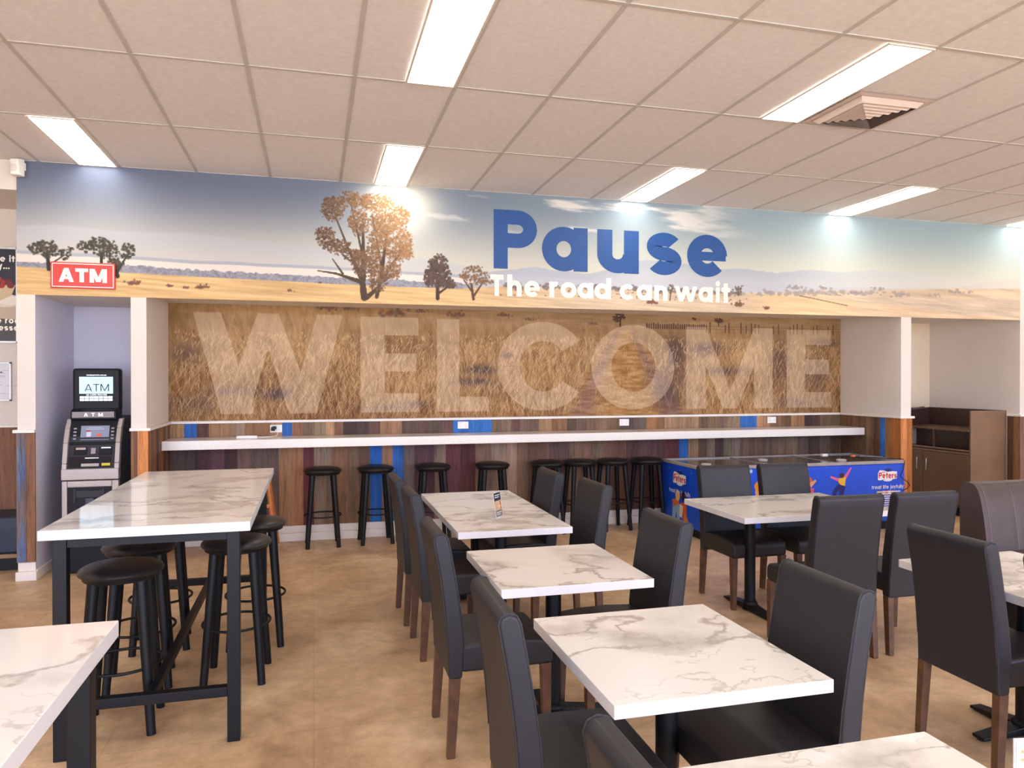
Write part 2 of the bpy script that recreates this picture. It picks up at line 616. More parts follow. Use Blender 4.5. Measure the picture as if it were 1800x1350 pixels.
struct(MB().box(XP5, XR, 8.2, 8.4, 0, SOF).build('wall_niche_right', plain('cream wall tint', (234, 216, 190), 0.75, var=0.012, scale=2.0)))  # cream tint put into the colour of this back wall only
struct(MB().box(-6.5, XL - 0.001, 7.7, 7.9, 0, CEIL).build('wall_back_left', WHITE))
struct(MB().box(-6.5, XL - 0.001, YB + 0.02, 7.7, 3.18, CEIL).build('wall_bulkhead_left', WHITE))
struct(MB().box(-6.6, -6.5, -5, 8, 0, CEIL).build('wall_left', WHITE))
struct(MB().box(11, 11.1, -5, 8.6, 0, CEIL).build('wall_right', WHITE))

# skirting boards
DZ0, DZ1 = 1.205, 1.23


def skirt(name, m):
    return struct(m.build(name, TRIMW, bevel=0.006))


skirt('baseboard_recess', MB().box(XP3 + 0.001, XP4 - 0.001, YR - 0.022, YR, 0, 0.085).box(XP3 + 0.001, XP4 - 0.001, YR - 0.014, YR, 0.085, 0.158))
skirt('baseboard_pillar_left', MB().box(XL - 0.012, XP1 + 0.012, YB - 0.03, YB, 0, 0.075).box(XL + 0.006, XP1 + 0.001, YB - 0.012, YB, 0.075, 0.15).box(XP1, XP1 + 0.012, YB, 7.9, 0, 0.085))
skirt('baseboard_pillar_middle', MB().box(XP2 - 0.012, XP3 + 0.03, YB - 0.03, YB, 0, 0.085).box(XP2, XP3 + 0.012, YB - 0.012, YB, 0.085, 0.155).box(XP3, XP3 + 0.02, YB, YR - 0.023, 0, 0.155))
skirt('baseboard_pillar_right', MB().box(XP4 - 0.03, XP5 + 0.012, YB - 0.03, YB, 0, 0.085).box(XP4 - 0.012, XP5, YB - 0.012, YB, 0.085, 0.155).box(XP4 - 0.02, XP4, YB, YR - 0.023, 0, 0.155))
skirt('baseboard_niche', MB().box(XP1 + 0.013, XP2 - 0.001, 7.885, 7.9, 0, 0.085))

# dado caps
m = MB()
m.box(XP3 + 0.001, XP4 - 0.001, YR - 0.035, YR + 0.004, DZ0, DZ1)
m.box(XP3, XP3 + 0.035, YB, YR - 0.036, DZ0, DZ1)
m.box(XP4 - 0.035, XP4, YB, YR - 0.036, DZ0, DZ1)
struct(m.build('trim_1', TRIMW, bevel=0.004))
struct(MB().box(XL - 0.025, XP1 + 0.002, YB - 0.038, YB, DZ0, DZ1).build('trim_2', TRIMW, bevel=0.004))
struct(MB().box(XP2 - 0.006, XP3 + 0.035, YB - 0.038, YB - 0.0005, DZ0, DZ1).build('trim_3', TRIMW, bevel=0.004))
struct(MB().box(XP4 - 0.035, XP5 + 0.02, YB - 0.038, YB - 0.0005, DZ0, DZ1).build('trim_4', TRIMW, bevel=0.004))
struct(MB().box(XR - 0.03, 11, YB - 0.038, YB - 0.0005, DZ0, DZ1).box(XR - 0.03, XR, YB, 7.03, DZ0, DZ1).build('trim_5', TRIMW, bevel=0.004))
struct(MB().box(-6.5, XL - 0.03, 7.67, 7.7, DZ0, DZ1).build('trim_6', TRIMW, bevel=0.004))

# reclaimed timber boards
BRN = [(146, 98, 62), (128, 86, 58), (160, 108, 66), (110, 78, 58), (134, 100, 72), (98, 68, 54), (152, 112, 76), (120, 90, 70)]
BLUE, BURG, PURP, ORNG, GREY, DARK, TAN = (40, 100, 178), (108, 40, 46), (98, 66, 56), (160, 110, 66), (138, 112, 92), (80, 54, 44), (166, 124, 80)
OLV = (122, 92, 62)


def jit(c, k=8):
    g_ = sum(c) / 3
    if max(c) - min(c) < 100:
        c = tuple(q * 0.82 + g_ * 0.18 for q in c)
    d = R.uniform(-k, k)
    return tuple(max(0, min(255, q + d + R.uniform(-3, 3))) for q in c)


def boards_x(mb, cuts, cols, y, z0, z1, t=0.012):
    """boards side by side along X in front of the wall plane Y"""
    for a, bb, c in zip(cuts[:-1], cuts[1:], cols):
        d = R.uniform(0, 0.003)
        mb.box(a + 0.0006, bb - 0.0006, y - t - d, y, z0, z1, jit(c))


def boards_y(mb, cuts, cols, x, s, z0, z1, t=0.012):
    for a, bb, c in zip(cuts[:-1], cuts[1:], cols):
        d = t + R.uniform(0, 0.003)
        mb.box(min(x, x + s * d), max(x, x + s * d), a + 0.0006, bb - 0.0006, z0, z1, jit(c))


def split(px, cols, Y, x_lo, x_hi):
    """boards from photo columns, wide ones cut into two"""
    X = [max(x_lo, min(x_hi, at_px(p, Y))) for p in px]
    X[0], X[-1] = x_lo, x_hi
    oc, ox = [], [X[0]]
    for a, bb, c in zip(X[:-1], X[1:], cols):
        k = 1 if bb - a < 0.2 or c == BLUE else max(1, round((bb - a) / 0.14))
        for i in range(k):
            ox.append(a + (bb - a) * (i + 1) / k); oc.append(c if k == 1 else jit(c, 14))
    return ox, oc


m = MB()
pu = [300, 324, 346, 367, 409, 430, 477, 496, 513, 532, 573, 588, 603, 648, 668, 707, 796, 864, 898, 913, 947, 996, 1012, 1030, 1063, 1090, 1135, 1152, 1167, 1227, 1277, 1300, 1329, 1352, 1390, 1413, 1440, 1475]
cu = [TAN, BLUE, PURP, ORNG, GREY, ORNG, TAN, BLUE, (132, 84, 58), OLV, TAN, BRN[1], DARK, (92, 64, 52), ORNG, PURP, BLUE, OLV, PURP, (112, 84, 58), ORNG, DARK, (96, 76, 56), (150, 112, 72), (120, 84, 56), (100, 80, 68), ORNG, (134, 96, 62), TAN, (126, 92, 64), GREY, BLUE, TAN, (136, 98, 64), (146, 104, 66), DARK, OLV]
ox, oc = split(pu, cu, YR, XP3 + 0.016, XP4 - 0.016)
boards_x(m, ox, oc, YR, 1.071, DZ0)
pl = [289, 297, 342, 347, 417, 490, 512, 533, 552, 583, 612, 650, 671, 690, 709, 728, 763, 783, 835, 890, 927, 960, 1000, 1040, 1075, 1100, 1164, 1193, 1209, 1226, 1241, 1256, 1271, 1300, 1330, 1360, 1400, 1440, 1475]
cl = [(48, 40, 60), (112, 84, 76), DARK, (98, 46, 54), (104, 72, 58), ORNG, (164, 112, 68), BURG, GREY, (140, 98, 64), (124, 84, 56), BLUE, (150, 108, 74), BLUE, (112, 92, 84), (92, 44, 52), GREY, BURG, (146, 112, 82), (158, 118, 80), (134, 92, 60), (124, 86, 62), (140, 96, 60), (128, 88, 58), (120, 72, 56), (96, 52, 50), (112, 44, 44), BLUE, TAN, (116, 84, 64), GREY, DARK, (130, 104, 84), (118, 88, 66), (112, 80, 58), (132, 98, 66), (108, 78, 58), (122, 88, 62)]
ox, oc = split(pl, cl, YR, XP3 + 0.016, XP4 - 0.016)
boards_x(m, ox, oc, YR, 0.159, 0.984)
boards_y(m, [YB, 7.0, 7.1, 7.2, 7.31, 7.42, 7.52, 7.63, 7.74, YR - 0.016], [(150, 104, 64), (116, 80, 56), (140, 94, 60), DARK, (128, 88, 58), (152, 104, 64), (112, 78, 56), (138, 96, 64), (120, 84, 60)], XP3, 1, 0.156, DZ0)
boards_y(m, [YB, 7.02, 7.1, 7.18, 7.28, 7.4, 7.52, 7.64, 7.75, YR - 0.016], [(168, 112, 60), (150, 100, 56), BLUE, (104, 74, 52), (126, 92, 62), (110, 80, 58), (136, 100, 66), (118, 86, 60), (128, 92, 62)], XP4, -1, 0.156, DZ0)
struct(m.build('trim_7', PLANK))
m = MB()
boards_x(m, [XL - 0.004, -2.253, XP1 + 0.001], [(112, 100, 98), (140, 96, 62)], YB, 0.151, DZ0, 0.016)
rs = random.Random(12)
for _ in range(46):
    x = rs.uniform(-2.318, -2.262)
    z, h_ = (rs.gauss(0.92, 0.09), rs.uniform(0.05, 0.2)) if rs.random() < 0.55 else (0.17 + abs(rs.gauss(0, 0.12)), rs.uniform(0.05, 0.2))
    m.box(x, x + rs.uniform(0.004, 0.012), YB - 0.0205 - rs.random() * 0.0006, YB - 0.019, max(0.155, z - h_ / 2), min(1.15, z + h_ / 2), (rs.uniform(78, 100), rs.uniform(100, 114), rs.uniform(134, 150)))
struct(m.build('trim_8', PLANK))
m = MB()
boards_x(m, [XP2 + 0.001, -1.455, -1.428, XP3 + 0.014], [(136, 92, 60), (112, 76, 58), (196, 132, 72)], YB, 0.156, DZ0, 0.016)
struct(m.build('trim_9', PLANK))
m = MB()
boards_x(m, [XP4 - 0.014, 6.375, XP5 + 0.001], [(182, 120, 64), (168, 106, 56)], YB, 0.156, DZ0, 0.016)
struct(m.build('trim_10', PLANK))
m = MB()
boards_x(m, [XR - 0.014, 8.08, 8.2, 8.33, 8.46], [(120, 92, 74), (104, 78, 62), TAN, (124, 92, 66)], YB, 0.1, DZ0, 0.016)
boards_y(m, [YB, 6.95, 7.03], [(136, 96, 62), (96, 66, 50)], XR, -1, 0.1, DZ0)
struct(m.build('trim_11', PLANK))
m = MB()
xx = [XL - 0.03 - 0.13 * k for k in range(0, 18)][::-1]
boards_x(m, xx, [(138, 94, 62), (150, 102, 64), (128, 88, 60)] * 6, 7.7, 0.1, DZ0, 0.016)
struct(m.build('trim_12', PLANK))


# ------------------------------------------------------------------ printed murals (painted as colour grids)
def vnoise(u, v, seed):
    g = np.random.default_rng(seed).random((64, 64))
    iu, iv = np.floor(u).astype(int), np.floor(v).astype(int)
    fu, fv = u - iu, v - iv
    fu = fu * fu * (3 - 2 * fu); fv = fv * fv * (3 - 2 * fv)
    a = g[iu % 64, iv % 64]; b_ = g[(iu + 1) % 64, iv % 64]; c = g[iu % 64, (iv + 1) % 64]; d = g[(iu + 1) % 64, (iv + 1) % 64]
    return (a * (1 - fu) + b_ * fu) * (1 - fv) + (c * (1 - fu) + d * fu) * fv


def fbm(u, v, seed, o=4):
    t, amp, s = 0, 1.0, 0
    for k in range(o):
        t = t + vnoise(u * 2 ** k, v * 2 ** k, seed + k) * amp; s += amp; amp *= 0.55
    return t / s


def sstep(x, a, b_):
    t = np.clip((x - a) / (b_ - a), 0, 1)
    return t * t * (3 - 2 * t)


class Canvas:
    def __init__(self, x0, x1, z0, z1, d):
        self.nx, self.nz = int((x1 - x0) / d), int((z1 - z0) / d)
        self.x0, self.x1, self.z0, self.z1 = x0, x1, z0, z1
        self.dx, self.dz = (x1 - x0) / self.nx, (z1 - z0) / self.nz
        self.X, self.Z = np.meshgrid(x0 + (np.arange(self.nx) + 0.5) * self.dx, z0 + (np.arange(self.nz) + 0.5) * self.dz)
        self.img = np.zeros((self.nz, self.nx, 3)) + 200.0

    def over(self, a, c):
        a = np.asarray(a)[..., None] if np.ndim(a) == 2 else a
        self.img = self.img * (1 - a) + np.asarray(c, float) * a

    def disc(self, x, z, r, c, a=1.0, rz=None):
        rz = rz or r
        i0, i1 = int((x - r - self.x0) / self.dx), int((x + r - self.x0) / self.dx) + 2
        j0, j1 = int((z - rz - self.z0) / self.dz), int((z + rz - self.z0) / self.dz) + 2
        i0, j0 = max(i0, 0), max(j0, 0); i1, j1 = min(i1, self.nx), min(j1, self.nz)
        if i1 <= i0 or j1 <= j0:
            return
        X, Z = self.X[j0:j1, i0:i1], self.Z[j0:j1, i0:i1]
        q = np.sqrt(((X - x) / r) ** 2 + ((Z - z) / rz) ** 2)
        m_ = (np.clip((1 - q) * r / self.dx + 0.5, 0, 1) * a)[..., None]
        self.img[j0:j1, i0:i1] = self.img[j0:j1, i0:i1] * (1 - m_) + np.asarray(c, float) * m_

    def line(self, p, q, r0, r1, c, a=1.0):
        L = math.hypot(q[0] - p[0], q[1] - p[1])
        n = max(2, int(L / (self.dx * 0.7)))
        for i in range(n + 1):
            t = i / n
            self.disc(p[0] + (q[0] - p[0]) * t, p[1] + (q[1] - p[1]) * t, r0 + (r1 - r0) * t, c, a)

    def poly(self, pts):
        """0/1 mask of a convex polygon"""
        s = sum(pts[i][0] * pts[(i + 1) % len(pts)][1] - pts[(i + 1) % len(pts)][0] * pts[i][1] for i in range(len(pts)))
        m_ = np.ones(self.X.shape)
        for i in range(len(pts)):
            (ax, az), (bx, bz) = pts[i], pts[(i + 1) % len(pts)]
            L = math.hypot(bx - ax, bz - az) or 1
            d = ((bx - ax) * (self.Z - az) - (bz - az) * (self.X - ax)) / L * (1 if s > 0 else -1)
            m_ = np.minimum(m_, np.clip(d / self.dx + 0.5, 0, 1))
        return m_

    def build(self, name, y, zoff):
        nx, nz = self.nx, self.nz
        gx, gz = np.meshgrid(np.linspace(self.x0, self.x1, nx + 1), np.linspace(self.z0, self.z1, nz + 1))
        co = np.stack([gx, np.full_like(gx, y), gz + zoff], -1).reshape(-1, 3).astype(np.float32)
        i = np.arange(nz * nx).reshape(nz, nx)
        a = (np.arange(nz)[:, None] * (nx + 1) + np.arange(nx)[None, :]).ravel()
        q = np.stack([a, a + 1, a + nx + 2, a + nx + 1], 1).astype(np.int32)
        me = bpy.data.meshes.new(name)
        me.vertices.add(len(co)); me.vertices.foreach_set('co', co.ravel())
        me.loops.add(q.size); me.loops.foreach_set('vertex_index', q.ravel())
        me.polygons.add(len(q)); me.polygons.foreach_set('loop_start', np.arange(0, q.size, 4, dtype=np.int32))
        at = me.color_attributes.new('Col', 'FLOAT_COLOR', 'CORNER')
        c = np.ones((nz * nx, 4), np.float32)
        c[:, :3] = lin_np(self.img).reshape(-1, 3)
        at.data.foreach_set('color', np.repeat(c, 4, axis=0).ravel())
        me.update(calc_edges=True)
        me.materials.append(PRINT)
        o = bpy.data.objects.new(name, me); COL.objects.link(o)
        return o


def curve(X, pts):
    return np.interp(X, [p[0] for p in pts], [p[1] for p in pts])


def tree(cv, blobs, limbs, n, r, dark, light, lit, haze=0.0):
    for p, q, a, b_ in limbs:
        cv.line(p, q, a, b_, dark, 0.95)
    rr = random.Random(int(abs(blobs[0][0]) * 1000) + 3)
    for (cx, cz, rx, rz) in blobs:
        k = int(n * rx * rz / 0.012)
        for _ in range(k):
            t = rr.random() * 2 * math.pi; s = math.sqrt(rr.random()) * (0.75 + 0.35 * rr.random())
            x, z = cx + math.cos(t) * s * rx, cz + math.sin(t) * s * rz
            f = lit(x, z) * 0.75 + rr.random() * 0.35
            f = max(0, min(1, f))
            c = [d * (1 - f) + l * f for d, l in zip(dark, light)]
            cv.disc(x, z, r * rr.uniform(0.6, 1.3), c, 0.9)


# upper mural: heights are measured from the camera's eye level
cv = Canvas(XL, XR, 0.69, CEIL - EYE - 0.004, 0.0075)
X, Z = cv.X, cv.Z
t = sstep(Z, 0.95, 1.72)[..., None]
side = sstep(X, -2.0, 6.5)[..., None]
low = np.array((196, 192, 182.)) * (1 - side) + np.array((208, 206, 190.)) * side
top = np.array((98, 106, 128.)) * (1 - side) + np.array((152, 172, 180.)) * side
cv.img = low * (1 - t) + top * t
cl_ = fbm(X * 1.6 + 0.7 * Z, Z * 9 + 0.8 * X * 0.4, 21, 5)
cv.over(sstep(cl_, 0.52, 0.74) * sstep(X, 0.6, 1.4) * (1 - sstep(X, 3.6, 4.6)) * sstep(Z, 1.3, 1.5) * 0.75, (236, 228, 220))
gl = np.exp(-(((X - 0.78) / 0.34) ** 2 + ((Z - 1.6) / 0.26) ** 2))
cv.over(gl * 0.9, (255, 248, 226))
h1 = curve(X, [(-2.32, 1.245), (-2.03, 1.27), (-1.61, 1.24), (-1.02, 1.25), (0.1, 1.17), (1.2, 1.1), (1.7, 1.0)])
cv.over(sstep(h1 - Z, -0.008, 0.012) * 0.55 * (1 - sstep(h1 - Z, 0.02, 0.25) * 0.55), (176, 176, 188))
h2 = curve(X, [(-2.32, 1.05), (-1.43, 1.035), (-1.02, 1.02), (0.25, 1.01), (1.2, 0.985), (1.6, 0.97)]) + (fbm(X * 5, X * 0, 5) - 0.5) * 0.01
lft = 1 - sstep(X, 1.35, 1.75)
cv.over(sstep(h2 - Z, -0.004, 0.004) * 0.85 * lft, (158, 160, 174))
cv.over(sstep(h2 - 0.028 - Z, -0.006, 0.006) * 0.9 * lft, (222, 210, 200))
h3 = curve(X, [(-2.32, 0.955), (-1.49, 0.955), (-1.02, 0.94), (0.25, 0.915), (1.3, 0.9)]) + (fbm(X * 30, X * 0 + 3, 6, 3) - 0.5) * 0.028
tex = fbm(X * 60, Z * 60, 9, 3)[..., None]
cv.over(sstep(h3 - Z, -0.003, 0.003) * 0.92 * lft, (96, 98, 114) + tex * np.array((70, 66, 60.)))
mt = curve(X, [(1.2, 0.95), (1.5, 1.0), (1.78, 1.04), (2.06, 1.08), (2.33, 1.05), (2.6, 1.04), (2.86, 1.09), (3.19, 1.195), (3.38, 1.205), (3.67, 1.18), (4.06, 1.14), (4.41, 1.15), (4.73, 1.12), (5.12, 1.175), (5.57, 1.16), (5.95, 1.2), (6.39, 1.19), (6.97, 1.17), (7.4, 1.1), (8, 1.08)]) + (fbm(X * 9, X * 0 + 1, 15, 3) - 0.5) * 0.02
rgt = sstep(X, 1.3, 1.7)
fade = sstep(X, 4.4, 7.6)
mc = np.array((164, 171, 186.))[None, None] * (1 - fade[..., None]) + np.array((206, 206, 206.)) * fade[..., None]
depth = sstep(mt - Z, 0.0, 0.3)[..., None]
cv.over((sstep(mt - Z, -0.004, 0.006) * rgt * (0.8 - 0.4 * fade))[..., None], mc * (1 - depth) + np.array((204, 202, 204.)) * depth)
mt2 = curve(X, [(1.2, 0.98), (2.0, 1.0), (2.6, 0.97), (3.3, 1.06), (4.2, 1.0), (5.2, 0.98), (6.3, 1.01), (7.1, 1.05), (7.55, 1.13), (8, 1.2)]) + (fbm(X * 7, X * 0 + 2, 25, 3) - 0.5) * 0.02
cv.over((sstep(mt2 - Z, -0.004, 0.006) * rgt * 0.6)[..., None], np.array((182, 184, 194.)) * (1 - fade[..., None]) + np.array((200, 192, 186.)) * fade[..., None])
f0 = curve(X, [(-2.32, 0.915), (-1.58, 0.895), (-1.02, 0.882), (0.25, 0.855), (1.3, 0.845), (1.8, 0.895), (3.0, 0.9), (4.28, 0.9), (5.4, 0.95), (6.4, 1.0), (7.97, 1.06)])
st = fbm(X * 2.2 - Z * 6, Z * 46 + X * 3, 33, 4)
fl = (st[..., None] - 0.5)
fcol = np.array((208, 172, 122.)) * (1 - sstep(X, 0.8, 3.0)[..., None]) + np.array((204, 182, 156.)) * sstep(X, 0.8, 3.0)[..., None]
cv.over(sstep(f0 - Z, -0.004, 0.004), 0)
cv.img += (sstep(f0 - Z, -0.004, 0.004)[..., None]) * (fcol + fl * np.array((64, 60, 52.)))
# far paddocks on the right
for pts, c, a in (([(4.2, 0.86), (4.78, 0.885), (5.35, 0.86), (6.28, 0.82), (7.12, 0.74), (8, 0.7)], (226, 192, 148), 0.85),
                  ([(5.4, 0.9), (6.2, 0.93), (7.0, 0.9), (8, 0.94)], (206, 188, 172), 0.4)):
    hh = curve(X, pts)
    cv.over(sstep(hh - Z, -0.004, 0.004) * sstep(X, pts[0][0], pts[0][0] + 0.5) * a, np.array(c, float) + fl * np.array((50, 46, 40.)))
rr = random.Random(5)
for _ in range(190):
    x = rr.uniform(1.75, 6.4)
    z = np.interp(x, [1.7, 4.3, 5.4, 6.4], [0.895, 0.9, 0.94, 0.95]) + rr.gauss(0, 0.012)
    s = rr.uniform(0.008, 0.024)
    c = (118, 106, 104) if x < 4.3 else (160, 150, 146)
    cv.disc(x, z, s * 1.5, c, 0.75, s)
for x0_, z0_, n_ in ((4.95, 0.965, 16), (5.3, 0.975, 10), (5.45, 0.905, 10), (5.72, 0.93, 16), (6.0, 0.985, 8), (6.25, 0.915, 6), (7.05, 0.985, 10), (7.2, 0.985, 6), (6.75, 0.93, 5)):
    for _ in range(n_):
        cv.disc(x0_ + rr.gauss(0, 0.05), z0_ + abs(rr.gauss(0, 0.012)), rr.uniform(0.012, 0.022), (150, 142, 138), 0.7, rr.uniform(0.008, 0.016))
cv.line((5.0, 0.89), (5.6, 0.80), 0.005, 0.005, (120, 96, 78), 0.7)
cv.line((5.25, 0.96), (5.45, 0.91), 0.008, 0.008, (186, 172, 156), 0.6)
for _ in range(70):
    x = rr.uniform(1.7, 4.4)
    cv.disc(x, rr.uniform(0.80, 0.87), rr.uniform(0.006, 0.012), (120, 92, 74), 0.8, 0.006)
for x, z, s in ((-1.47, 0.80, 0.04), (-1.42, 0.815, 0.02), (-0.93, 0.785, 0.035), (-0.88, 0.79, 0.022), (-1.18, 0.79, 0.022), (-1.05, 0.78, 0.02), (0.06, 0.86, 0.015), (-0.2, 0.78, 0.02), (3.28, 0.765, 0.05), (4.27, 0.765, 0.045), (4.6, 0.74, 0.03)):
    for _ in range(26):
        cv.disc(x + rr.gauss(0, s * 0.6), z + abs(rr.gauss(0, s * 0.35)), s * 0.25, (rr.uniform(96, 140), rr.uniform(68, 96), rr.uniform(56, 76)), 0.85)
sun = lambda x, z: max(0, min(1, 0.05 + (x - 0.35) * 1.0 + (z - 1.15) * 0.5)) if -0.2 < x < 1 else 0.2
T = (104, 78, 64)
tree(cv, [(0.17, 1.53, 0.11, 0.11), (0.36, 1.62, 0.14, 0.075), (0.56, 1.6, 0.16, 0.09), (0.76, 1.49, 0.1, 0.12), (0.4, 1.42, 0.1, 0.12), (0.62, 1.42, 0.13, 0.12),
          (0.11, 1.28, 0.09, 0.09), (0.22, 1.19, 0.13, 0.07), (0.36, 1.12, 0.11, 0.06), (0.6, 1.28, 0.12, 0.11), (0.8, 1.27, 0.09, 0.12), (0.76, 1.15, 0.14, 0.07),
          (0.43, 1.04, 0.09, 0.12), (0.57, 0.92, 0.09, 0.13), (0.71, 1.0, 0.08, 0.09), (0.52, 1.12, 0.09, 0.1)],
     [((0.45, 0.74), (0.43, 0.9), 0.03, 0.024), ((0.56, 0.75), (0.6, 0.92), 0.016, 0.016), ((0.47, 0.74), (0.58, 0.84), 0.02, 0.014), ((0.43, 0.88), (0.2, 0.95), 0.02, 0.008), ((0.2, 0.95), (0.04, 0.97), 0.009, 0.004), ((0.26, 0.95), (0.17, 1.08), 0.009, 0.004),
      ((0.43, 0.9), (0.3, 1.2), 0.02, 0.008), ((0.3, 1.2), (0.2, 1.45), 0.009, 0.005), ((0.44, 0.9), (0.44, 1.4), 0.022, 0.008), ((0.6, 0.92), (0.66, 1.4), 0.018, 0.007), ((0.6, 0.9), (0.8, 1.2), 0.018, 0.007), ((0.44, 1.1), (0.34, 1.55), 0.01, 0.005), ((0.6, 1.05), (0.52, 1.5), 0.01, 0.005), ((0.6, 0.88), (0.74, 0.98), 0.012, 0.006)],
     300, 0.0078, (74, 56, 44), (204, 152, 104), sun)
dk = lambda x, z: 0.12
tree(cv, [(1.13, 1.08, 0.09, 0.08), (1.12, 1.0, 0.12, 0.08), (1.13, 0.92, 0.12, 0.06), (1.24, 0.9, 0.05, 0.05), (1.03, 0.95, 0.04, 0.08)], [((1.12, 0.75), (1.12, 0.95), 0.016, 0.012), ((1.13, 0.8), (1.24, 0.88), 0.01, 0.006)], 220, 0.011, (66, 52, 50), (140, 112, 92), dk)
tree(cv, [(1.47, 1.04, 0.1, 0.035), (1.38, 0.98, 0.06, 0.05), (1.54, 0.98, 0.08, 0.05), (1.46, 0.93, 0.1, 0.04), (1.6, 0.92, 0.05, 0.03)], [((1.46, 0.755), (1.44, 0.9), 0.013, 0.008), ((1.46, 0.78), (1.56, 0.93), 0.01, 0.005), ((1.45, 0.82), (1.37, 0.93), 0.008, 0.005)], 150, 0.009, (86, 66, 54), (170, 132, 98), lambda x, z: 0.35)
tree(cv, [(-2.18, 1.07, 0.06, 0.05), (-2.1, 1.1, 0.08, 0.035), (-2.08, 1.04, 0.08, 0.05), (-1.97, 1.03, 0.04, 0.05), (-1.93, 1.08, 0.025, 0.02)], [((-2.09, 0.9), (-2.1, 1.05), 0.014, 0.008), ((-2.09, 0.93), (-1.98, 1.02), 0.007, 0.004)], 230, 0.0085, (46, 44, 40), (104, 92, 72), lambda x, z: 0.25)
tree(cv, [(-1.82, 1.1, 0.07, 0.05), (-1.71, 1.13, 0.11, 0.05), (-1.66, 1.07, 0.11, 0.06), (-1.5, 1.1, 0.06, 0.04), (-1.5, 1.04, 0.06, 0.03), (-1.6, 0.97, 0.07, 0.05)], [((-1.58, 0.86), (-1.6, 0.98), 0.016, 0.01), ((-1.7, 0.9), (-1.7, 1.05), 0.014, 0.008), ((-1.58, 0.9), (-1.5, 1.05), 0.01, 0.005)], 230, 0.0085, (46, 44, 40), (104, 92, 72), lambda x, z: 0.25)
tree(cv, [(4.26, 0.93, 0.06, 0.035), (4.3, 0.96, 0.035, 0.02), (3.5, 0.92, 0.035, 0.05)], [((4.27, 0.87), (4.27, 0.93), 0.006, 0.005), ((3.49, 0.8), (3.5, 0.9), 0.006, 0.004)], 150, 0.008, (92, 78, 74), (140, 120, 100), dk)
mural_a = cv.build('landscape_mural', YB - 0.001, EYE)
tag(mural_a, 'long printed mural of pale sky, hills and gum trees across the top bulkhead', 'mural')


def on_wall(y):
    return lambda u, v: (u, y, v + EYE)


# Pause / The road can wait
m = MB()
BLW = 0.245
put = on_wall(YB - 0.0035)
m_z0, cap = 1.052, 0.562
for ch, x0, x1 in (('P', 1.655, 2.084), ('a', 2.134, 2.603), ('u', 2.704, 3.147), ('s', 3.233, 3.617), ('e', 3.68, 4.136)):
    adv = glyph(ch, BLW)[1]
    letter_at(m, ch, BLW, x0, m_z0, (x1 - x0) / adv, cap, put)
m.build('lettering', plain('royal blue print', (8, 70, 138), 0.5, var=0.02), mural_a)
cap = 0.202
ROAD = (('T', 1.621, 1.751), ('h', 1.788, 1.931), ('e', 1.957, 2.113), ('r', 2.209, 2.304), ('o', 2.323, 2.487), ('a', 2.497, 2.663), ('d', 2.674, 2.851), ('c', 2.941, 3.095),
                   ('a', 3.123, 3.29), ('n', 3.315, 3.463), ('w', 3.54, 3.795), ('a', 3.807, 3.974), ('i', 4.008, 4.05), ('t', 4.072, 4.171))
for i0, i1 in ((0, 3), (3, 7), (7, 10), (10, 14)):
    m = MB()
    for ch, x0, x1 in ROAD[i0:i1]:
        adv = glyph(ch, 0.23)[1]
        letter_at(m, ch, 0.23, x0, 0.792, (x1 - x0) / adv, cap, put)
    m.build('lettering', plain('cream print', (250, 240, 222), 0.5, var=0.01), mural_a)

# lower mural
cv = Canvas(XP3 + 0.001, XP4 - 0.001, DZ1 - EYE + 0.001, SOF - EYE - 0.001, 0.0066)
X, Z = cv.X, cv.Z
wv = fbm(X * 2.2, Z * 2.5, 41, 4)
big = fbm(X * 1.1 + 3, Z * 3.2, 47, 4)
strk = fbm(X * 34 + Z * 5 + wv * 3, Z * 9, 52, 4)
fine = fbm(X * 95 + Z * 14, Z * 24, 57, 3)
down = sstep(0.7 - Z, 0.0, 1.05)
base = np.array((168, 132, 88.)) * (1 - down[..., None]) + np.array((140, 99, 56.)) * down[..., None]
cv.img = base + ((big - 0.5) * 70)[..., None] * np.array((1, 0.95, 0.8)) + ((strk - 0.5) * (40 + 50 * down))[..., None] + ((fine - 0.5) * (26 + 40 * down))[..., None]
cv.over(sstep(Z, 0.5, 0.72) * sstep(X, 0.2, 1.8) * 0.7, np.array((168, 138, 104.)) + ((fbm(X * 3, Z * 40, 62, 3) - 0.5) * 60)[..., None])
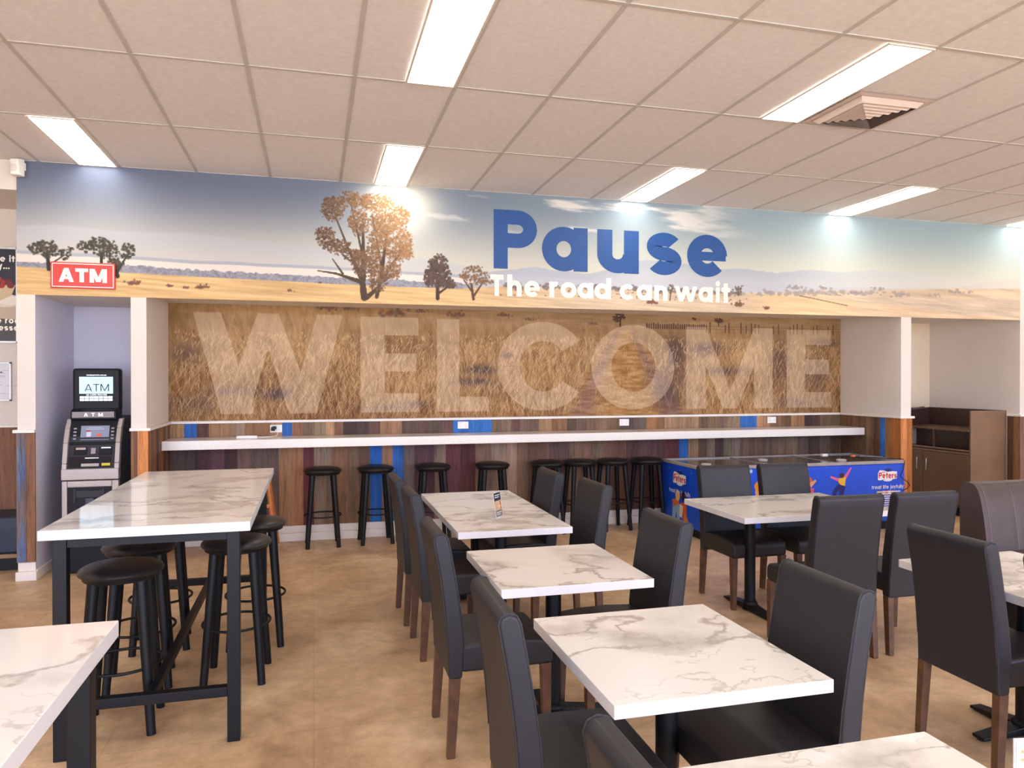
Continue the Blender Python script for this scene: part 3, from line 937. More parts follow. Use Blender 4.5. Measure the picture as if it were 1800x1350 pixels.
# the track
s = np.clip((0.585 - Z) / 0.98, 0, 1.1)
lx, rx = 3.36 - 0.68 * s ** 0.9, 3.5 + 0.75 * s
mid = (lx + rx) / 2; hw = (rx - lx) / 2 + 0.01
q = (X - mid) / hw
inn = sstep(1.15 - np.abs(q), 0, 0.25) * sstep(0.6 - Z, 0, 0.05)
trk = fbm(X * 9 + Z * 3, Z * 40, 71, 4)
cv.over(inn * 0.95, np.array((166, 122, 68.)) + ((trk - 0.5) * 90)[..., None])
for c0 in (-0.72, 0.72):
    rut = np.exp(-((q - c0) / 0.22) ** 2) * sstep(0.6 - Z, 0, 0.05)
    cv.over(rut * 0.85, np.array((138, 102, 84.)) + ((trk - 0.5) * 70)[..., None])
for x, z, rx_, rz_, a in ((-0.36, -0.15, 0.16, 0.06, 0.75), (-0.75, -0.12, 0.22, 0.045, 0.5), (1.75, 0.1, 0.16, 0.05, 0.75), (1.68, -0.03, 0.24, 0.05, 0.6), (0.75, -0.3, 0.25, 0.05, 0.5), (1.05, -0.26, 0.13, 0.04, 0.6),
                          (4.45, 0.36, 0.25, 0.08, 0.6), (4.7, 0.1, 0.3, 0.06, 0.5), (4.05, 0.3, 0.14, 0.2, 0.65), (5.45, 0.2, 0.14, 0.3, 0.45), (5.95, 0.05, 0.2, 0.25, 0.4), (5.6, -0.28, 0.3, 0.08, 0.5), (3.98, -0.12, 0.2, 0.25, 0.6),
                          (-1.2, 0.25, 0.15, 0.12, 0.35), (-1.15, -0.25, 0.3, 0.1, 0.4), (2.05, 0.26, 0.06, 0.035, 0.6), (6.1, 0.45, 0.3, 0.06, 0.4)):
    e = np.exp(-(((X - x) / rx_) ** 2 + ((Z - z) / rz_) ** 2)) * (0.45 + 0.9 * strk)
    cv.over(np.clip(e * a * 1.7, 0, 0.92), (84, 62, 60))
rr = random.Random(9)
for x, z, s_ in ((0.15, 0.735, 0.05), (0.36, 0.735, 0.04), (0.82, 0.70, 0.07), (1.1, 0.725, 0.03), (1.48, 0.69, 0.05), (2.0, 0.70, 0.04), (2.3, 0.66, 0.03), (3.04, 0.63, 0.03)):
    for _ in range(30):
        cv.disc(x + rr.gauss(0, s_), z + rr.gauss(0, s_ * 0.3), s_ * 0.28, (rr.uniform(105, 140), rr.uniform(76, 100), rr.uniform(66, 84)), 0.7)
tree(cv, [(3.36, 0.71, 0.07, 0.045), (3.33, 0.68, 0.05, 0.03), (4.62, 0.69, 0.07, 0.03), (4.3, 0.71, 0.03, 0.02)], [((3.37, 0.6), (3.37, 0.7), 0.008, 0.006), ((4.62, 0.63), (4.62, 0.68), 0.006, 0.005)], 220, 0.009, (70, 46, 44), (120, 84, 66), dk)
x = 3.7
while x < 6.28:
    if x < 4.45:
        cv.line((x, 0.585), (x, 0.585 + 0.06 * rr.uniform(0.7, 1)), 0.008, 0.008, (92, 58, 46), 0.9)
        x += 0.028
    else:
        cv.line((x, 0.55), (x, 0.55 + rr.uniform(0.08, 0.12)), 0.006, 0.006, (92, 58, 42), 0.9)
        x += rr.choice((0.05, 0.07, 0.16, 0.2))
for z in (0.585, 0.615):
    cv.line((4.4, z + 0.005), (6.29, z), 0.0035, 0.0035, (126, 88, 64), 0.6)
# single grass blades
N = 5200
bx = rr_x = NP.uniform(XP3, XP4, N)
bz = -0.42 + 0.88 * NP.uniform(0, 1, N) ** 1.35
size = (0.5 - bz) * 0.16 + 0.02
size *= NP.uniform(0.6, 1.3, N)
lean = NP.normal(0.25, 0.35, N); bend = NP.normal(0, 0.5, N)
val = NP.uniform(0, 1, N)
keep = ~((np.abs((bx - (3.43 + 0.03 * (0.585 - bz))) / (0.1 + 0.7 * np.clip(0.585 - bz, 0, 1))) < 0.9) & (NP.uniform(0, 1, N) < 0.85))
for k in range(26):
    tt = k / 25
    px = bx + size * (lean * tt + bend * tt * tt * 0.6); pz = bz + size * tt
    i = ((px - cv.x0) / cv.dx).astype(int); j = ((pz - cv.z0) / cv.dz).astype(int)
    ok = keep & (i >= 0) & (i < cv.nx) & (j >= 0) & (j < cv.nz)
    c = np.where(val[:, None] < 0.7, np.array((212, 180, 130.)), np.array((104, 74, 48.)))
    al = 0.30
    cv.img[j[ok], i[ok]] = cv.img[j[ok], i[ok]] * (1 - al) + c[ok] * al
# WELCOME, a paler tint over the grass
mask = np.zeros(cv.X.shape)


def fillq(q):
    global mask
    mask = np.maximum(mask, cv.poly(q))


zt = lambda x: 0.668 - 0.0095 * (x + 1.13)
ZB = -0.345


def tint_letter(quads, x0, x1):
    for q in quads:
        fillq([(x0 + a * (x1 - x0), ZB + b_ * (zt((x0 + x1) / 2) - ZB)) for a, b_ in q])


Q = lambda *p: [(p[i], p[i + 1]) for i in range(0, len(p), 2)]
tint_letter([Q(0, 1, .178, 1, .4, 0, .18, 0), Q(.18, 0, .36, 0, .56, 1, .42, 1), Q(.42, 1, .56, 1, .82, 0, .63, 0), Q(.63, 0, .82, 0, 1, 1, .825, 1)], -1.135, 0.292)
ee = [Q(0, 0, .41, 0, .41, 1, 0, 1), Q(.41, 0, 1, 0, 1, .2, .41, .2), Q(.41, .81, .99, .81, .99, 1, .41, 1), Q(.41, .43, .95, .43, .95, .62, .41, .62)]
tint_letter(ee, 0.475, 1.08)
tint_letter([Q(0, 0, .43, 0, .43, 1, 0, 1), Q(.43, 0, 1, 0, 1, .16, .43, .16)], 1.272, 1.834)


def ring_quads(a0, a1, w, n=44):
    o, i_ = arc(.5, .5, .5, .5, a0, a1, n), arc(.5, .5, .5 - w, .5 - w * 0.9, a0, a1, n)
    return [[o[k], o[k + 1], i_[k + 1], i_[k]] for k in range(n)]


tint_letter([[(x * 1.08, z) for x, z in q] for q in ring_quads(36, 324, 0.24)], 1.936, 2.9)
tint_letter(ring_quads(0, 360, 0.235), 3.022, 4.046)
tint_letter([Q(0, 0, .22, 0, .22, 1, 0, 1), Q(.78, 0, 1, 0, 1, 1, .78, 1), Q(.42, 0, .58, 0, .22, 1, .04, 1), Q(.42, 0, .58, 0, .96, 1, .78, 1)], 4.197, 5.347)
tint_letter(ee, 5.541, 6.171)
cv.over(mask * 0.36, (240, 220, 196))
mural_b = cv.build('welcome_mural', YR + 0.002, EYE)
tag(mural_b, 'dry grass track mural with faint WELCOME letters in the recess above the counter', 'mural')


# ------------------------------------------------------------------ ceiling lights, vent, detector
DIFF = glow('light diffuser', (252, 249, 239), PANEL_POWER)
FRM = plain('white light frame', (222, 208, 198), 0.5, var=0.01)


def ceiling_light(k, row, label):
    x1 = -1.56 + 0.6 * k - 0.02; x0 = x1 - 0.275
    y1 = YB - 1.2 * row - 0.024; y0 = y1 - 1.155
    t = thing('ceiling_light', label, 'ceiling light', ((x0 + x1) / 2, (y0 + y1) / 2, CEIL - 0.006), 0, 'recessed ceiling lights')
    w, d = (x1 - x0) / 2, (y1 - y0) / 2
    f = MB()
    f.box(-w - 0.012, -w, -d, d, -0.008, 0).box(w, w + 0.012, -d, d, -0.008, 0).box(-w - 0.012, w + 0.012, -d - 0.012, -d, -0.008, 0).box(-w - 0.012, w + 0.012, d, d + 0.01, -0.008, 0)
    f.build('frame', FRM, t)
    MB().box(-w, w, -d, d, -0.004, 0).build('diffuser', DIFF, t)


for k, row, lab in ((0, 0, 'ceiling light meeting the mural above the ATM niche'), (4, 0, 'ceiling light meeting the mural above the big gum tree'), (8, 0, 'ceiling light meeting the mural above the word Pause'),
                    (12, 0, 'ceiling light meeting the mural, first one past the word Pause'), (16, 0, 'ceiling light touching the far right end of the mural at the frame edge'),
                    (4, 2, 'ceiling light overhead, cut off by the top of the photo'), (8, 2, 'long ceiling light beside the square air vent')):
    ceiling_light(k, row, lab)
for k, row in ((0, 2), (12, 2), (0, 4), (4, 4), (8, 4), (12, 4), (16, 2), (0, 6), (4, 6), (8, 6), (12, 6), (-4, 2), (-4, 4), (16, 4)):
    ceiling_light(k, row, 'recessed ceiling light panel outside the photo, over the seating area')

t = thing('ceiling_vent', 'square white louvred air vent set in the ceiling beside a long light', 'air vent', (3.545, 4.175, CEIL - 0.006))
VW = plain('vent enamel', (214, 196, 188), 0.45, var=0.01)
f = MB()
o_, i_ = 0.285, 0.245
for a in range(4):
    c, s_ = round(math.cos(a * math.pi / 2)), round(math.sin(a * math.pi / 2))
    rot = lambda x, y: (x * c - y * s_, x * s_ + y * c)
    f.mesh([(*rot(-o_, -o_), -0.002), (*rot(o_, -o_), -0.002), (*rot(i_, -i_), -0.006), (*rot(-i_, -i_), -0.006)], [(0, 1, 2, 3)])
f.build('frame', VW, t)
MB().box(-0.25, 0.25, -0.25, 0.25, -0.001, 0.0005).build('duct', plain('dark duct', (44, 40, 58), 0.9), t)
for q in range(6):
    r0, r1 = 0.238 - q * 0.038, 0.238 - q * 0.038 - 0.032
    f = MB()
    for a in range(4):
        c, s_ = round(math.cos(a * math.pi / 2)), round(math.sin(a * math.pi / 2))
        rot = lambda x, y: (x * c - y * s_, x * s_ + y * c)
        zo, zi = -0.006 - q * 0.004, -0.034 - q * 0.004
        f.mesh([(*rot(-r0, -r0), zo), (*rot(r0, -r0), zo), (*rot(r1, -r1), zi), (*rot(-r1, -r1), zi),
                (*rot(-r0, -r0), zo + 0.002), (*rot(r0, -r0), zo + 0.002), (*rot(r1, -r1), zi + 0.002), (*rot(-r1, -r1), zi + 0.002)], [(3, 2, 1, 0), (4, 5, 6, 7)])
    f.build('louvre', VW, t)

t = thing('motion_detector', 'small white motion detector up in the wall corner at the ceiling', 'motion sensor', (-2.285, 6.80, 3.27), -0.25)
MB().prism([(-0.045, 0.0), (-0.04, 0.06), (-0.05, 0.125), (0.02, 0.14), (0.04, 0.14), (0.04, 0.0)], lambda p: (-0.034, p[0], p[1]), lambda p: (0.034, p[0], p[1])).build('housing', plain('sensor plastic', (244, 238, 234), 0.4), t, bevel=0.008)
MB().prism([(-0.05, 0.03), (-0.052, 0.085), (-0.03, 0.085), (-0.03, 0.03)], lambda p: (-0.024, p[0], p[1]), lambda p: (0.024, p[0], p[1])).build('lens', plain('sensor lens', (226, 218, 214), 0.3), t, bevel=0.004)
MB().box(-0.02, 0.02, 0.03, 0.075, 0.06, 0.12).build('bracket', plain('sensor plastic', (244, 238, 234)), t)

# ATM wall sign
t = thing('atm_sign', 'red sign with white letters ATM on the mural above the cash machine', 'sign', (-1.833, YB - 0.02, 2.496))
RED = plain('sign red', (214, 52, 40), 0.35, var=0.02)
WHT = plain('sign white', (250, 244, 238), 0.4, var=0.01)
MB().box(-0.24, 0.24, 0, 0.018, -0.108, 0.108).build('plate', RED, t, bevel=0.006)
m = MB()
for a in ((-0.229, 0.229, -0.097, -0.091), (-0.229, 0.229, 0.091, 0.097), (-0.229, -0.223, -0.097, 0.097), (0.223, 0.229, -0.097, 0.097)):
    m.box(a[0], a[1], -0.0012, 0.001, a[2], a[3])
m.build('border', WHT, t)
m = MB()
text(m, 'ATM', 0, -0.056, 0.114, lambda u, v: (u, -0.0015, v), 0.25, 0.08, centre=True, stretch=1.16)
m.build('lettering', WHT, t)


# ------------------------------------------------------------------ things on the left back wall
ALU = plain('brushed aluminium', (196, 194, 196), 0.35, 0.6)
t = thing('dessert_poster', 'framed dark dessert poster with a bowl of berries, partly behind the pillar', 'poster', (-3.08, 7.685, 2.40))
m = MB()
for a in ((-0.5, 0.5, -0.43, -0.415), (-0.5, 0.5, 0.415, 0.43), (-0.5, -0.485, -0.43, 0.43), (0.485, 0.5, -0.43, 0.43)):
    m.box(a[0], a[1], -0.015, 0.012, a[2], a[3])
m.build('frame', ALU, t)
m = MB().box(-0.485, 0.485, -0.004, 0.012, -0.415, 0.415, (34, 38, 52))
pp = lambda u, v, d=0.006: (u, -d, v)
m.face([pp(-0.485, -0.4, 0.005), pp(0.485, -0.4, 0.005), pp(0.485, -0.01, 0.005), pp(-0.485, 0.0, 0.005)], (196, 178, 156))
m.face([pp(-0.485, -0.415), pp(0.485, -0.415), pp(0.485, -0.22), pp(-0.485, -0.16)], (72, 68, 68))
for cx, cz, rx, rz, c in ((0.4, -0.05, 0.13, 0.06, (222, 212, 200)), (0.43, -0.05, 0.09, 0.04, (236, 228, 218)), (-0.1, -0.06, 0.12, 0.05, (214, 204, 192))):
    m.face([pp(*p, 0.0068 + 0.002 * (0.2 - rx)) for p in arc(cx, cz, rx, rz, 0, 345, 23)], c)
m.face([pp(0.12, 0.09, 0.008), pp(0.15, 0.0, 0.008), pp(0.24, -0.05, 0.008), pp(0.36, -0.05, 0.008), pp(0.45, 0.0, 0.008), pp(0.48, 0.09, 0.008)], (212, 188, 150))
rr = random.Random(4)
for _ in range(34):
    cx, cz = rr.uniform(0.14, 0.46), rr.uniform(0.085, 0.15)
    m.face([pp(*p, 0.0085 + rr.random() * 0.002) for p in arc(cx, cz, 0.03, 0.026, 0, 330, 11)], rr.choice(((168, 44, 40), (120, 30, 36), (204, 92, 52), (86, 30, 44))))
m.build('print', attr_mat('poster print', 0.4), t)
m = MB()
for s_, x, z, c in (('made it', 0.20, 0.30, 0.056), ('hey...', 0.252, 0.235, 0.056), ('make room', 0.19, -0.255, 0.052), ('for dessert', 0.17, -0.32, 0.052)):
    text(m, s_, x, z, c, lambda u, v: (u, -0.0125, v), 0.22, 0.12)
m.build('lettering', WHT, t)

t = thing('evacuation_plan', 'small framed white floor plan on the wall below the dessert poster', 'notice', (-2.92, 7.69, 1.62))
m = MB()
for a in ((-0.28, 0.28, -0.175, -0.163), (-0.28, 0.28, 0.163, 0.175), (-0.28, -0.268, -0.175, 0.175), (0.268, 0.28, -0.175, 0.175)):
    m.box(a[0], a[1], -0.012, 0.008, a[2], a[3])
m.build('frame', ALU, t)
m = MB().box(-0.268, 0.268, -0.004, 0.008, -0.163, 0.163, (226, 226, 234))
rr = random.Random(6)
for _ in range(26):
    x, z = rr.uniform(-0.24, 0.24), rr.uniform(-0.13, 0.12)
    w, h_ = rr.choice(((0.05, 0.002), (0.002, 0.05), (0.016, 0.014), (0.09, 0.002)))
    m.box(x, x + w, -0.0055, -0.004, z, z + h_, rr.choice(((120, 124, 150), (96, 104, 140), (150, 150, 164))))
m.build('print', attr_mat('poster print', 0.4), t)

t = thing('banquette', 'dark blue upholstered bench seat against the timber wall at far left', 'bench', (-3.4, 7.45, 0))
MB().box(-1.0, 1.0, -0.22, 0.22, 0.15, 0.47).build('seat', plain('navy leatherette', (30, 46, 64), 0.45, bump=0.1), t, bevel=0.025)
MB().box(-1.0, 1.0, -0.22, 0.22, 0.115, 0.15).build('rail', plain('pale timber rail', (150, 116, 84), 0.5), t, bevel=0.003)
MB().box(-0.98, 0.98, -0.16, 0.2, 0, 0.115).build('plinth', BLACK, t)


# ------------------------------------------------------------------ cash machine
t = thing('cash_machine', 'grey and black cash machine standing in the white niche', 'ATM', (-1.82, 7.0, 0))
GRY = plain('charcoal machine plastic', (50, 50, 58), 0.5, var=0.03, spec=0.3)
SIL = plain('silver machine plastic', (176, 166, 162), 0.4, 0.25, var=0.02)
INK = plain('machine black', (14, 13, 20), 0.45, spec=0.25)
hw = 0.215
side_p = [(0.02, 0), (0.02, 0.80), (0.0, 0.84), (0.02, 0.93), (0.07, 1.14), (0.13, 1.25), (0.2, 1.31), (0.6, 1.31), (0.6, 0)]
MB().prism(side_p, lambda p: (-hw + 0.012, p[0] + 0.02, p[1]), lambda p: (hw - 0.012, p[0] + 0.02, p[1])).build('cabinet', GRY, t, bevel=0.012)
# silver surround of the fascia: two cheeks and the chin
fr = MB()
front = [(0.0, 0.84), (0.015, 0.93), (0.055, 1.1), (0.105, 1.22), (0.17, 1.3)]
for s_ in (-1, 1):
    xo, xi = s_ * (hw + 0.004), s_ * (hw - 0.034)
    for (a, za), (b_, zb) in zip(front[:-1], front[1:]):
        k = MB()
        fr.mesh([(xo, a - 0.012, za), (xi, a - 0.012, za), (xi, b_ - 0.012, zb), (xo, b_ - 0.012, zb), (xo, a + 0.05, za), (xi, a + 0.05, za), (xi, b_ + 0.05, zb), (xo, b_ + 0.05, zb)],
                [(0, 1, 2, 3), (4, 7, 6, 5), (0, 4, 5, 1), (3, 2, 6, 7), (0, 3, 7, 4), (1, 5, 6, 2)])
fr.box(-hw - 0.004, hw + 0.004, -0.014, 0.06, 0.792, 0.885)
fr.build('surround', SIL, t, bevel=0.006)
dr = MB()
dr.box(-hw - 0.002, -hw + 0.04, -0.006, 0.05, 0.02, 0.784).box(hw - 0.05, hw + 0.002, -0.006, 0.05, 0.02, 0.784).box(-hw + 0.04, hw - 0.05, -0.006, 0.05, 0.73, 0.784)
dr.build('door', SIL, t, bevel=0.006)
door = bpy.data.objects['door']
MB().box(-hw + 0.04, hw - 0.05, 0.0, 0.045, 0.02, 0.73).build('inset', INK, door)
MB().box(-0.12, 0.1, -0.006, 0.01, 0.64, 0.70).box(-0.13, -0.11, -0.012, 0.01, 0.6, 0.715).box(0.09, 0.11, -0.012, 0.01, 0.6, 0.715).build('tray', GRY, door, bevel=0.004)
MB().box(-0.04, 0.03, -0.012, 0.01, 0.545, 0.64).build('latch', plain('latch plastic', (40, 36, 54), 0.3), door, bevel=0.006)


def slant(u, v, d=0.0):
    """point on the leaning fascia; u across, v up its slope from 0 at the chin, d outwards"""
    a = (0.02, 0.885); b_ = (0.15, 1.30)
    L = math.hypot(b_[0] - a[0], b_[1] - a[1]); ty, tz = (b_[0] - a[0]) / L, (b_[1] - a[1]) / L
    return (u, a[0] + ty * v - tz * d, a[1] + tz * v + ty * d)


def slab(mb, u0, u1, v0, v1, d0, d1, col=None):
    q = [slant(u, v, d) for d in (d0, d1) for u, v in ((u0, v0), (u1, v0), (u1, v1), (u0, v1))]
    mb.mesh(q, [(3, 2, 1, 0), (4, 5, 6, 7), (0, 1, 5, 4), (1, 2, 6, 5), (2, 3, 7, 6), (3, 0, 4, 7)], col)


m = MB(); slab(m, -hw + 0.03, hw - 0.03, 0.0, 0.43, -0.03, 0.002); m.build('fascia', plain('fascia grey', (46, 43, 49), 0.5, spec=0.3), t)
fas = bpy.data.objects['fascia']
m = MB(); slab(m, -hw + 0.034, hw - 0.034, 0.2, 0.425, 0.002, 0.007); m.build('screen_bezel', INK, fas)
m = MB(); slab(m, -0.1, 0.12, 0.245, 0.37, 0.007, 0.0085); m.build('screen', glow('lower screen', (112, 118, 138), 0.55), fas)
m = MB()
slab(m, -0.055, -0.02, 0.275, 0.315, 0.0085, 0.0092, (214, 214, 226)); slab(m, -0.06, -0.025, 0.318, 0.328, 0.0085, 0.0092, (190, 60, 80)); slab(m, 0.02, 0.06, 0.275, 0.3, 0.0085, 0.0092, (214, 106, 74))
slab(m, -0.06, 0.08, 0.338, 0.342, 0.0085, 0.0092, (210, 214, 226)); slab(m, -0.04, 0.06, 0.352, 0.356, 0.0085, 0.0092, (190, 196, 220))
m.build('screen_graphics', attr_mat('poster print', 0.4), fas)
m = MB()
for k in range(4):
    for u in (-0.155, 0.135):
        slab(m, u, u + 0.022, 0.25 + k * 0.03, 0.262 + k * 0.03, 0.007, 0.011)
m.build('key', plain('key plastic', (168, 160, 162), 0.5), fas)
m = MB(); slab(m, -0.14, -0.04, 0.118, 0.185, 0.002, 0.012); m.build('receipt_slot', INK, fas)
m = MB(); slab(m, -0.125, -0.05, 0.16, 0.178, 0.012, 0.014); m.build('slot_label', plain('slot label', (190, 172, 160), 0.5), fas)
m = MB(); slab(m, 0.055, 0.15, 0.115, 0.185, 0.002, 0.018); m.build('card_reader', INK, fas)
m = MB(); slab(m, 0.07, 0.145, 0.168, 0.178, 0.018, 0.02); m.build('card_light', glow('card slot light', (216, 214, 240), 0.7), fas)
m = MB(); slab(m, -0.01, 0.025, 0.125, 0.175, 0.002, 0.008); m.build('keypad_icon', plain('icon grey', (150, 142, 144), 0.5), fas)
m = MB(); slab(m, -0.17, 0.15, 0.01, 0.1, 0.002, 0.006); m.build('tray_recess', INK, fas)
m = MB(); slab(m, -0.075, 0.06, 0.015, 0.04, 0.006, 0.012); m.build('tray_lip', SIL, fas)
m = MB(); slab(m, -0.05, 0.055, 0.083, 0.091, 0.006, 0.012); m.build('tray_bar', WHT, fas)
m = MB(); slab(m, 0.08, 0.145, 0.02, 0.042, 0.006, 0.009); m.build('sticker', plain('yellow sticker', (214, 196, 60), 0.5), fas)
# hood with ATM letters
MB().prism([(0.1, 1.29), (0.1, 1.36), (0.13, 1.385), (0.3, 1.385), (0.3, 1.29)], lambda p: (-0.18, p[0], p[1]), lambda p: (0.18, p[0], p[1])).build('hood', INK, t, bevel=0.012)
hood = bpy.data.objects['hood']
MB().box(-0.165, 0.16, 0.0965, 0.101, 1.312, 1.362).build('nameplate', plain('mirror strip', (112, 102, 98), 0.3, 0.2), hood)
m = MB(); text(m, 'ATM', 0.0, 1.322, 0.03, lambda u, v: (u, 0.0955, v), 0.26, 0.7, centre=True, stretch=1.25); m.build('lettering', WHT, hood)
# lit topper
MB().box(-0.19, 0.185, 0.2, 0.3, 1.36, 1.735).build('topper', plain('topper black', (24, 24, 30), 0.5, spec=0.25), t, bevel=0.022, seg=3)
tp = bpy.data.objects['topper']
MB().box(-0.142, 0.132, 0.195, 0.2005, 1.445, 1.69).build('display_panel', plain('display black', (20, 21, 27), 0.45, spec=0.25), tp)
MB().box(-0.135, 0.13, 0.1935, 0.1955, 1.515, 1.662).build('display', glow('topper screen', (176, 216, 240), 0.62), tp)
m = MB(); text(m, 'ATM', 0.003, 1.537, 0.062, lambda u, v: (u, 0.1925, v), 0.11, 0.13, centre=True, stretch=1.1); m.build('lettering', INK, tp)
m = MB(); text(m, 'next', -0.003, 1.626, 0.02, lambda u, v: (u, 0.1925, v), 0.12, 0.2, centre=True, stretch=1.2); m.build('lettering', plain('pale grey ink', (150, 184, 200), 0.5), tp)
m = MB(); text(m, 'nextpayments.com.au', 0.0, 1.672, 0.011, lambda u, v: (u, 0.1945, v), 0.2, 0.1, centre=True); text(m, 'ALL CARDS WELCOME', 0.0, 1.5, 0.011, lambda u, v: (u, 0.1945, v), 0.2, 0.14, centre=True)
m.build('lettering', glow('lit lettering', (240, 240, 250), 0.9), tp)
m = MB()
for k in range(7):
    for j in range(2):
        m.box(-0.131 + k * 0.0372, -0.131 + k * 0.0372 + 0.033, 0.1935, 0.1955, 1.452 + j * 0.0225, 1.452 + j * 0.0225 + 0.019)
m.build('card_logos', glow('lit card logos', (224, 236, 240), 0.62), tp)


# ------------------------------------------------------------------ long counter, outlets and what lies on it
CF = 7.42
tag(MB().box(XP3 + 0.017, XP4 - 0.017, CF, YR - 0.001, 0.985, 1.07).build('wall_counter', STONE, bevel=0.004), 'long pale speckled stone counter running the whole width of the recess', 'counter')
OUT = plain('outlet white', (246, 242, 238), 0.35, var=0.01)


def outlet(x, z, label):
    t = thing('power_outlet', label, 'power outlet', (x, YR - 0.0155, z), 0, 'outlets above the counter')
    MB().box(-0.058, 0.058, -0.008, 0, -0.038, 0.038).build('plate', OUT, t, bevel=0.003)
    for u in (-0.03, 0.03):
        m = MB()
        for dx, dz, a in ((-0.008, 0.004, 0.5), (0.008, 0.004, -0.5), (0, -0.012, 0)):
            m.bar((u + dx - 0.004 * math.sin(a), -0.0085, dz - 0.004 - 0.004), (u + dx + 0.004 * math.sin(a), -0.0085, dz + 0.004 - 0.004), 0.003, 0.001)
        m.build('socket', plain('socket slot', (60, 58, 60), 0.5), t)
        MB().box(u - 0.006 - 0.012 * (u < 0) + 0.012 * (u > 0) * 0, u + 0.006, -0.011, -0.008, 0.016, 0.03).build('switch', plain('switch white', (232, 228, 224), 0.3), t)
    return t


o1 = outlet(-0.36, 1.145, 'white wall outlet with a black plug in it, at the left of the counter')
outlet(1.55, 1.150, 'white wall outlet set on a wide blue board')
outlet(3.41, 1.152, 'white wall outlet between brown boards under the letter O')
outlet(5.32, 1.153, 'white wall outlet nearest the right end of the counter')
t = thing('plug_adapter', 'black plug with white lead pushed into the leftmost wall outlet', 'plug', (-0.385, YR - 0.024, 1.14))
MB().box(-0.022, 0.016, -0.045, 0, -0.016, 0.022).build('body', BLACK, t, bevel=0.005)
MB().box(-0.008, 0.03, -0.05, -0.02, 0.0, 0.032).build('cap', BLACK, t, bevel=0.004)
MB().tube([(0.03, -0.03, -0.012), (0.045, -0.045, -0.04), (0.03, -0.07, -0.063), (-0.03, -0.11, -0.0665), (-0.10, -0.14, -0.0665), (-0.15, -0.15, -0.0665)], 0.003).build('lead', OUT, t)
t = thing('charging_box', 'flat white charger box lying on the left of the counter', 'charger', (-0.62, 7.66, 1.07))
MB().box(-0.095, 0.095, -0.045, 0.045, 0, 0.022).build('body', OUT, t, bevel=0.004)
MB().box(-0.07, 0.07, -0.035, 0.035, 0.022, 0.024).build('lid', plain('switch white', (232, 228, 224)), t)


# ------------------------------------------------------------------ bar stools
def make_stool(label, loc, rz, group):
    t = thing('bar_stool', label, 'bar stool', loc, rz, group)
    prof = [(0.0, 0.775), (0.06, 0.7745), (0.12, 0.771), (0.16, 0.762), (0.18, 0.75), (0.186, 0.738), (0.182, 0.728), (0.172, 0.722), (0.0, 0.722)]
    MB().lathe(prof[::-1], 40).build('seat', BLACKV, t, smooth=True)
    MB().lathe([(0.15, 0.705), (0.165, 0.705), (0.17, 0.7225), (0.15, 0.7225)], 32).build('seat_base', BLACK, t, smooth=True)
    for sx in (-1, 1):
        for sy in (-1, 1):
            a, b_ = Vector((sx * 0.098, sy * 0.098, 0.722)), Vector((sx * 0.148, sy * 0.152, 0.0))
            MB().tube([a, b_], [0.027, 0.0205], 10).build('leg', BLACK, t, smooth=True)
    MB().tube([(0.177 * math.cos(k * math.pi / 16), 0.177 * math.sin(k * math.pi / 16), 0.30) for k in range(32)], 0.0075, 8, closed=True).build('foot_ring', BLACK, t, smooth=True)
    return t


stool0 = None
spots = [(0.09, 7.60, 0.02, 'black bar stool in front of burgundy and grey boards, leftmost stool under the wall counter'),
         (0.61, 7.62, 0.05, 'black bar stool in front of the blue boards under the wall counter'),
         (1.19, 7.62, 0.0, 'black bar stool behind the far left corner of the furthest marble table'),
         (1.82, 7.62, -0.05, 'black bar stool at the wall counter, seen straight above the menu card'),
         (2.42, 7.62, 0.0, 'black bar stool at the wall counter, half hidden by the far chair back beside it'),
         (2.79, 7.62, 0.0, 'black bar stool, fourth stool at the wall counter away from the blue freezer'),
         (3.175, 7.62, 0.06, 'black bar stool at the wall counter, second stool from the blue freezer'),
         (3.575, 7.60, 0.0, 'black bar stool at the wall counter, right beside the end of the blue freezer')]
spots[5] = (2.795, 7.62, 0.0, 'black bar stool at the wall counter, third stool from the blue freezer')
for i, (x, y, a, lab) in enumerate(spots):
    if stool0 is None:
        stool0 = make_stool(lab, (x, y, 0), a, 'bar stools along the wall counter')
    else:
        dup(stool0, (x, y, 0), a, lab)
for x, y, a, lab in ((-0.88, 3.89, 0.05, 'black bar stool nearest us on the left side of the marble bar table'),
                     (-0.91, 4.42, 0.12, 'black bar stool on the left of the bar table, just behind the nearest one'),
                     (-0.91, 5.0, 0.12, 'black bar stool furthest back on the left under the bar table, mostly hidden'),
                     (-0.41, 4.37, -0.05, 'black bar stool on the right of the bar table, seat behind the front table leg'),
                     (-0.35, 4.92, 0.05, 'black bar stool poking out from the right rear of the bar table')):
    s_ = dup(stool0, (x, y, 0), a, lab)
    s_['group'] = 'bar stools round the bar table'


# ------------------------------------------------------------------ tables
def edge_top(x0, x1, y0, y1, z0, z1, mat, parent):
    o = MB().box(x0, x1, y0, y1, z0, z1).build('tabletop', mat, parent, bevel=0.0025)
    o.data.materials.append(EDGE)
    for p in o.data.polygons:
        p.material_index = 0 if abs(p.normal.z) > 0.5 else 1
    return o


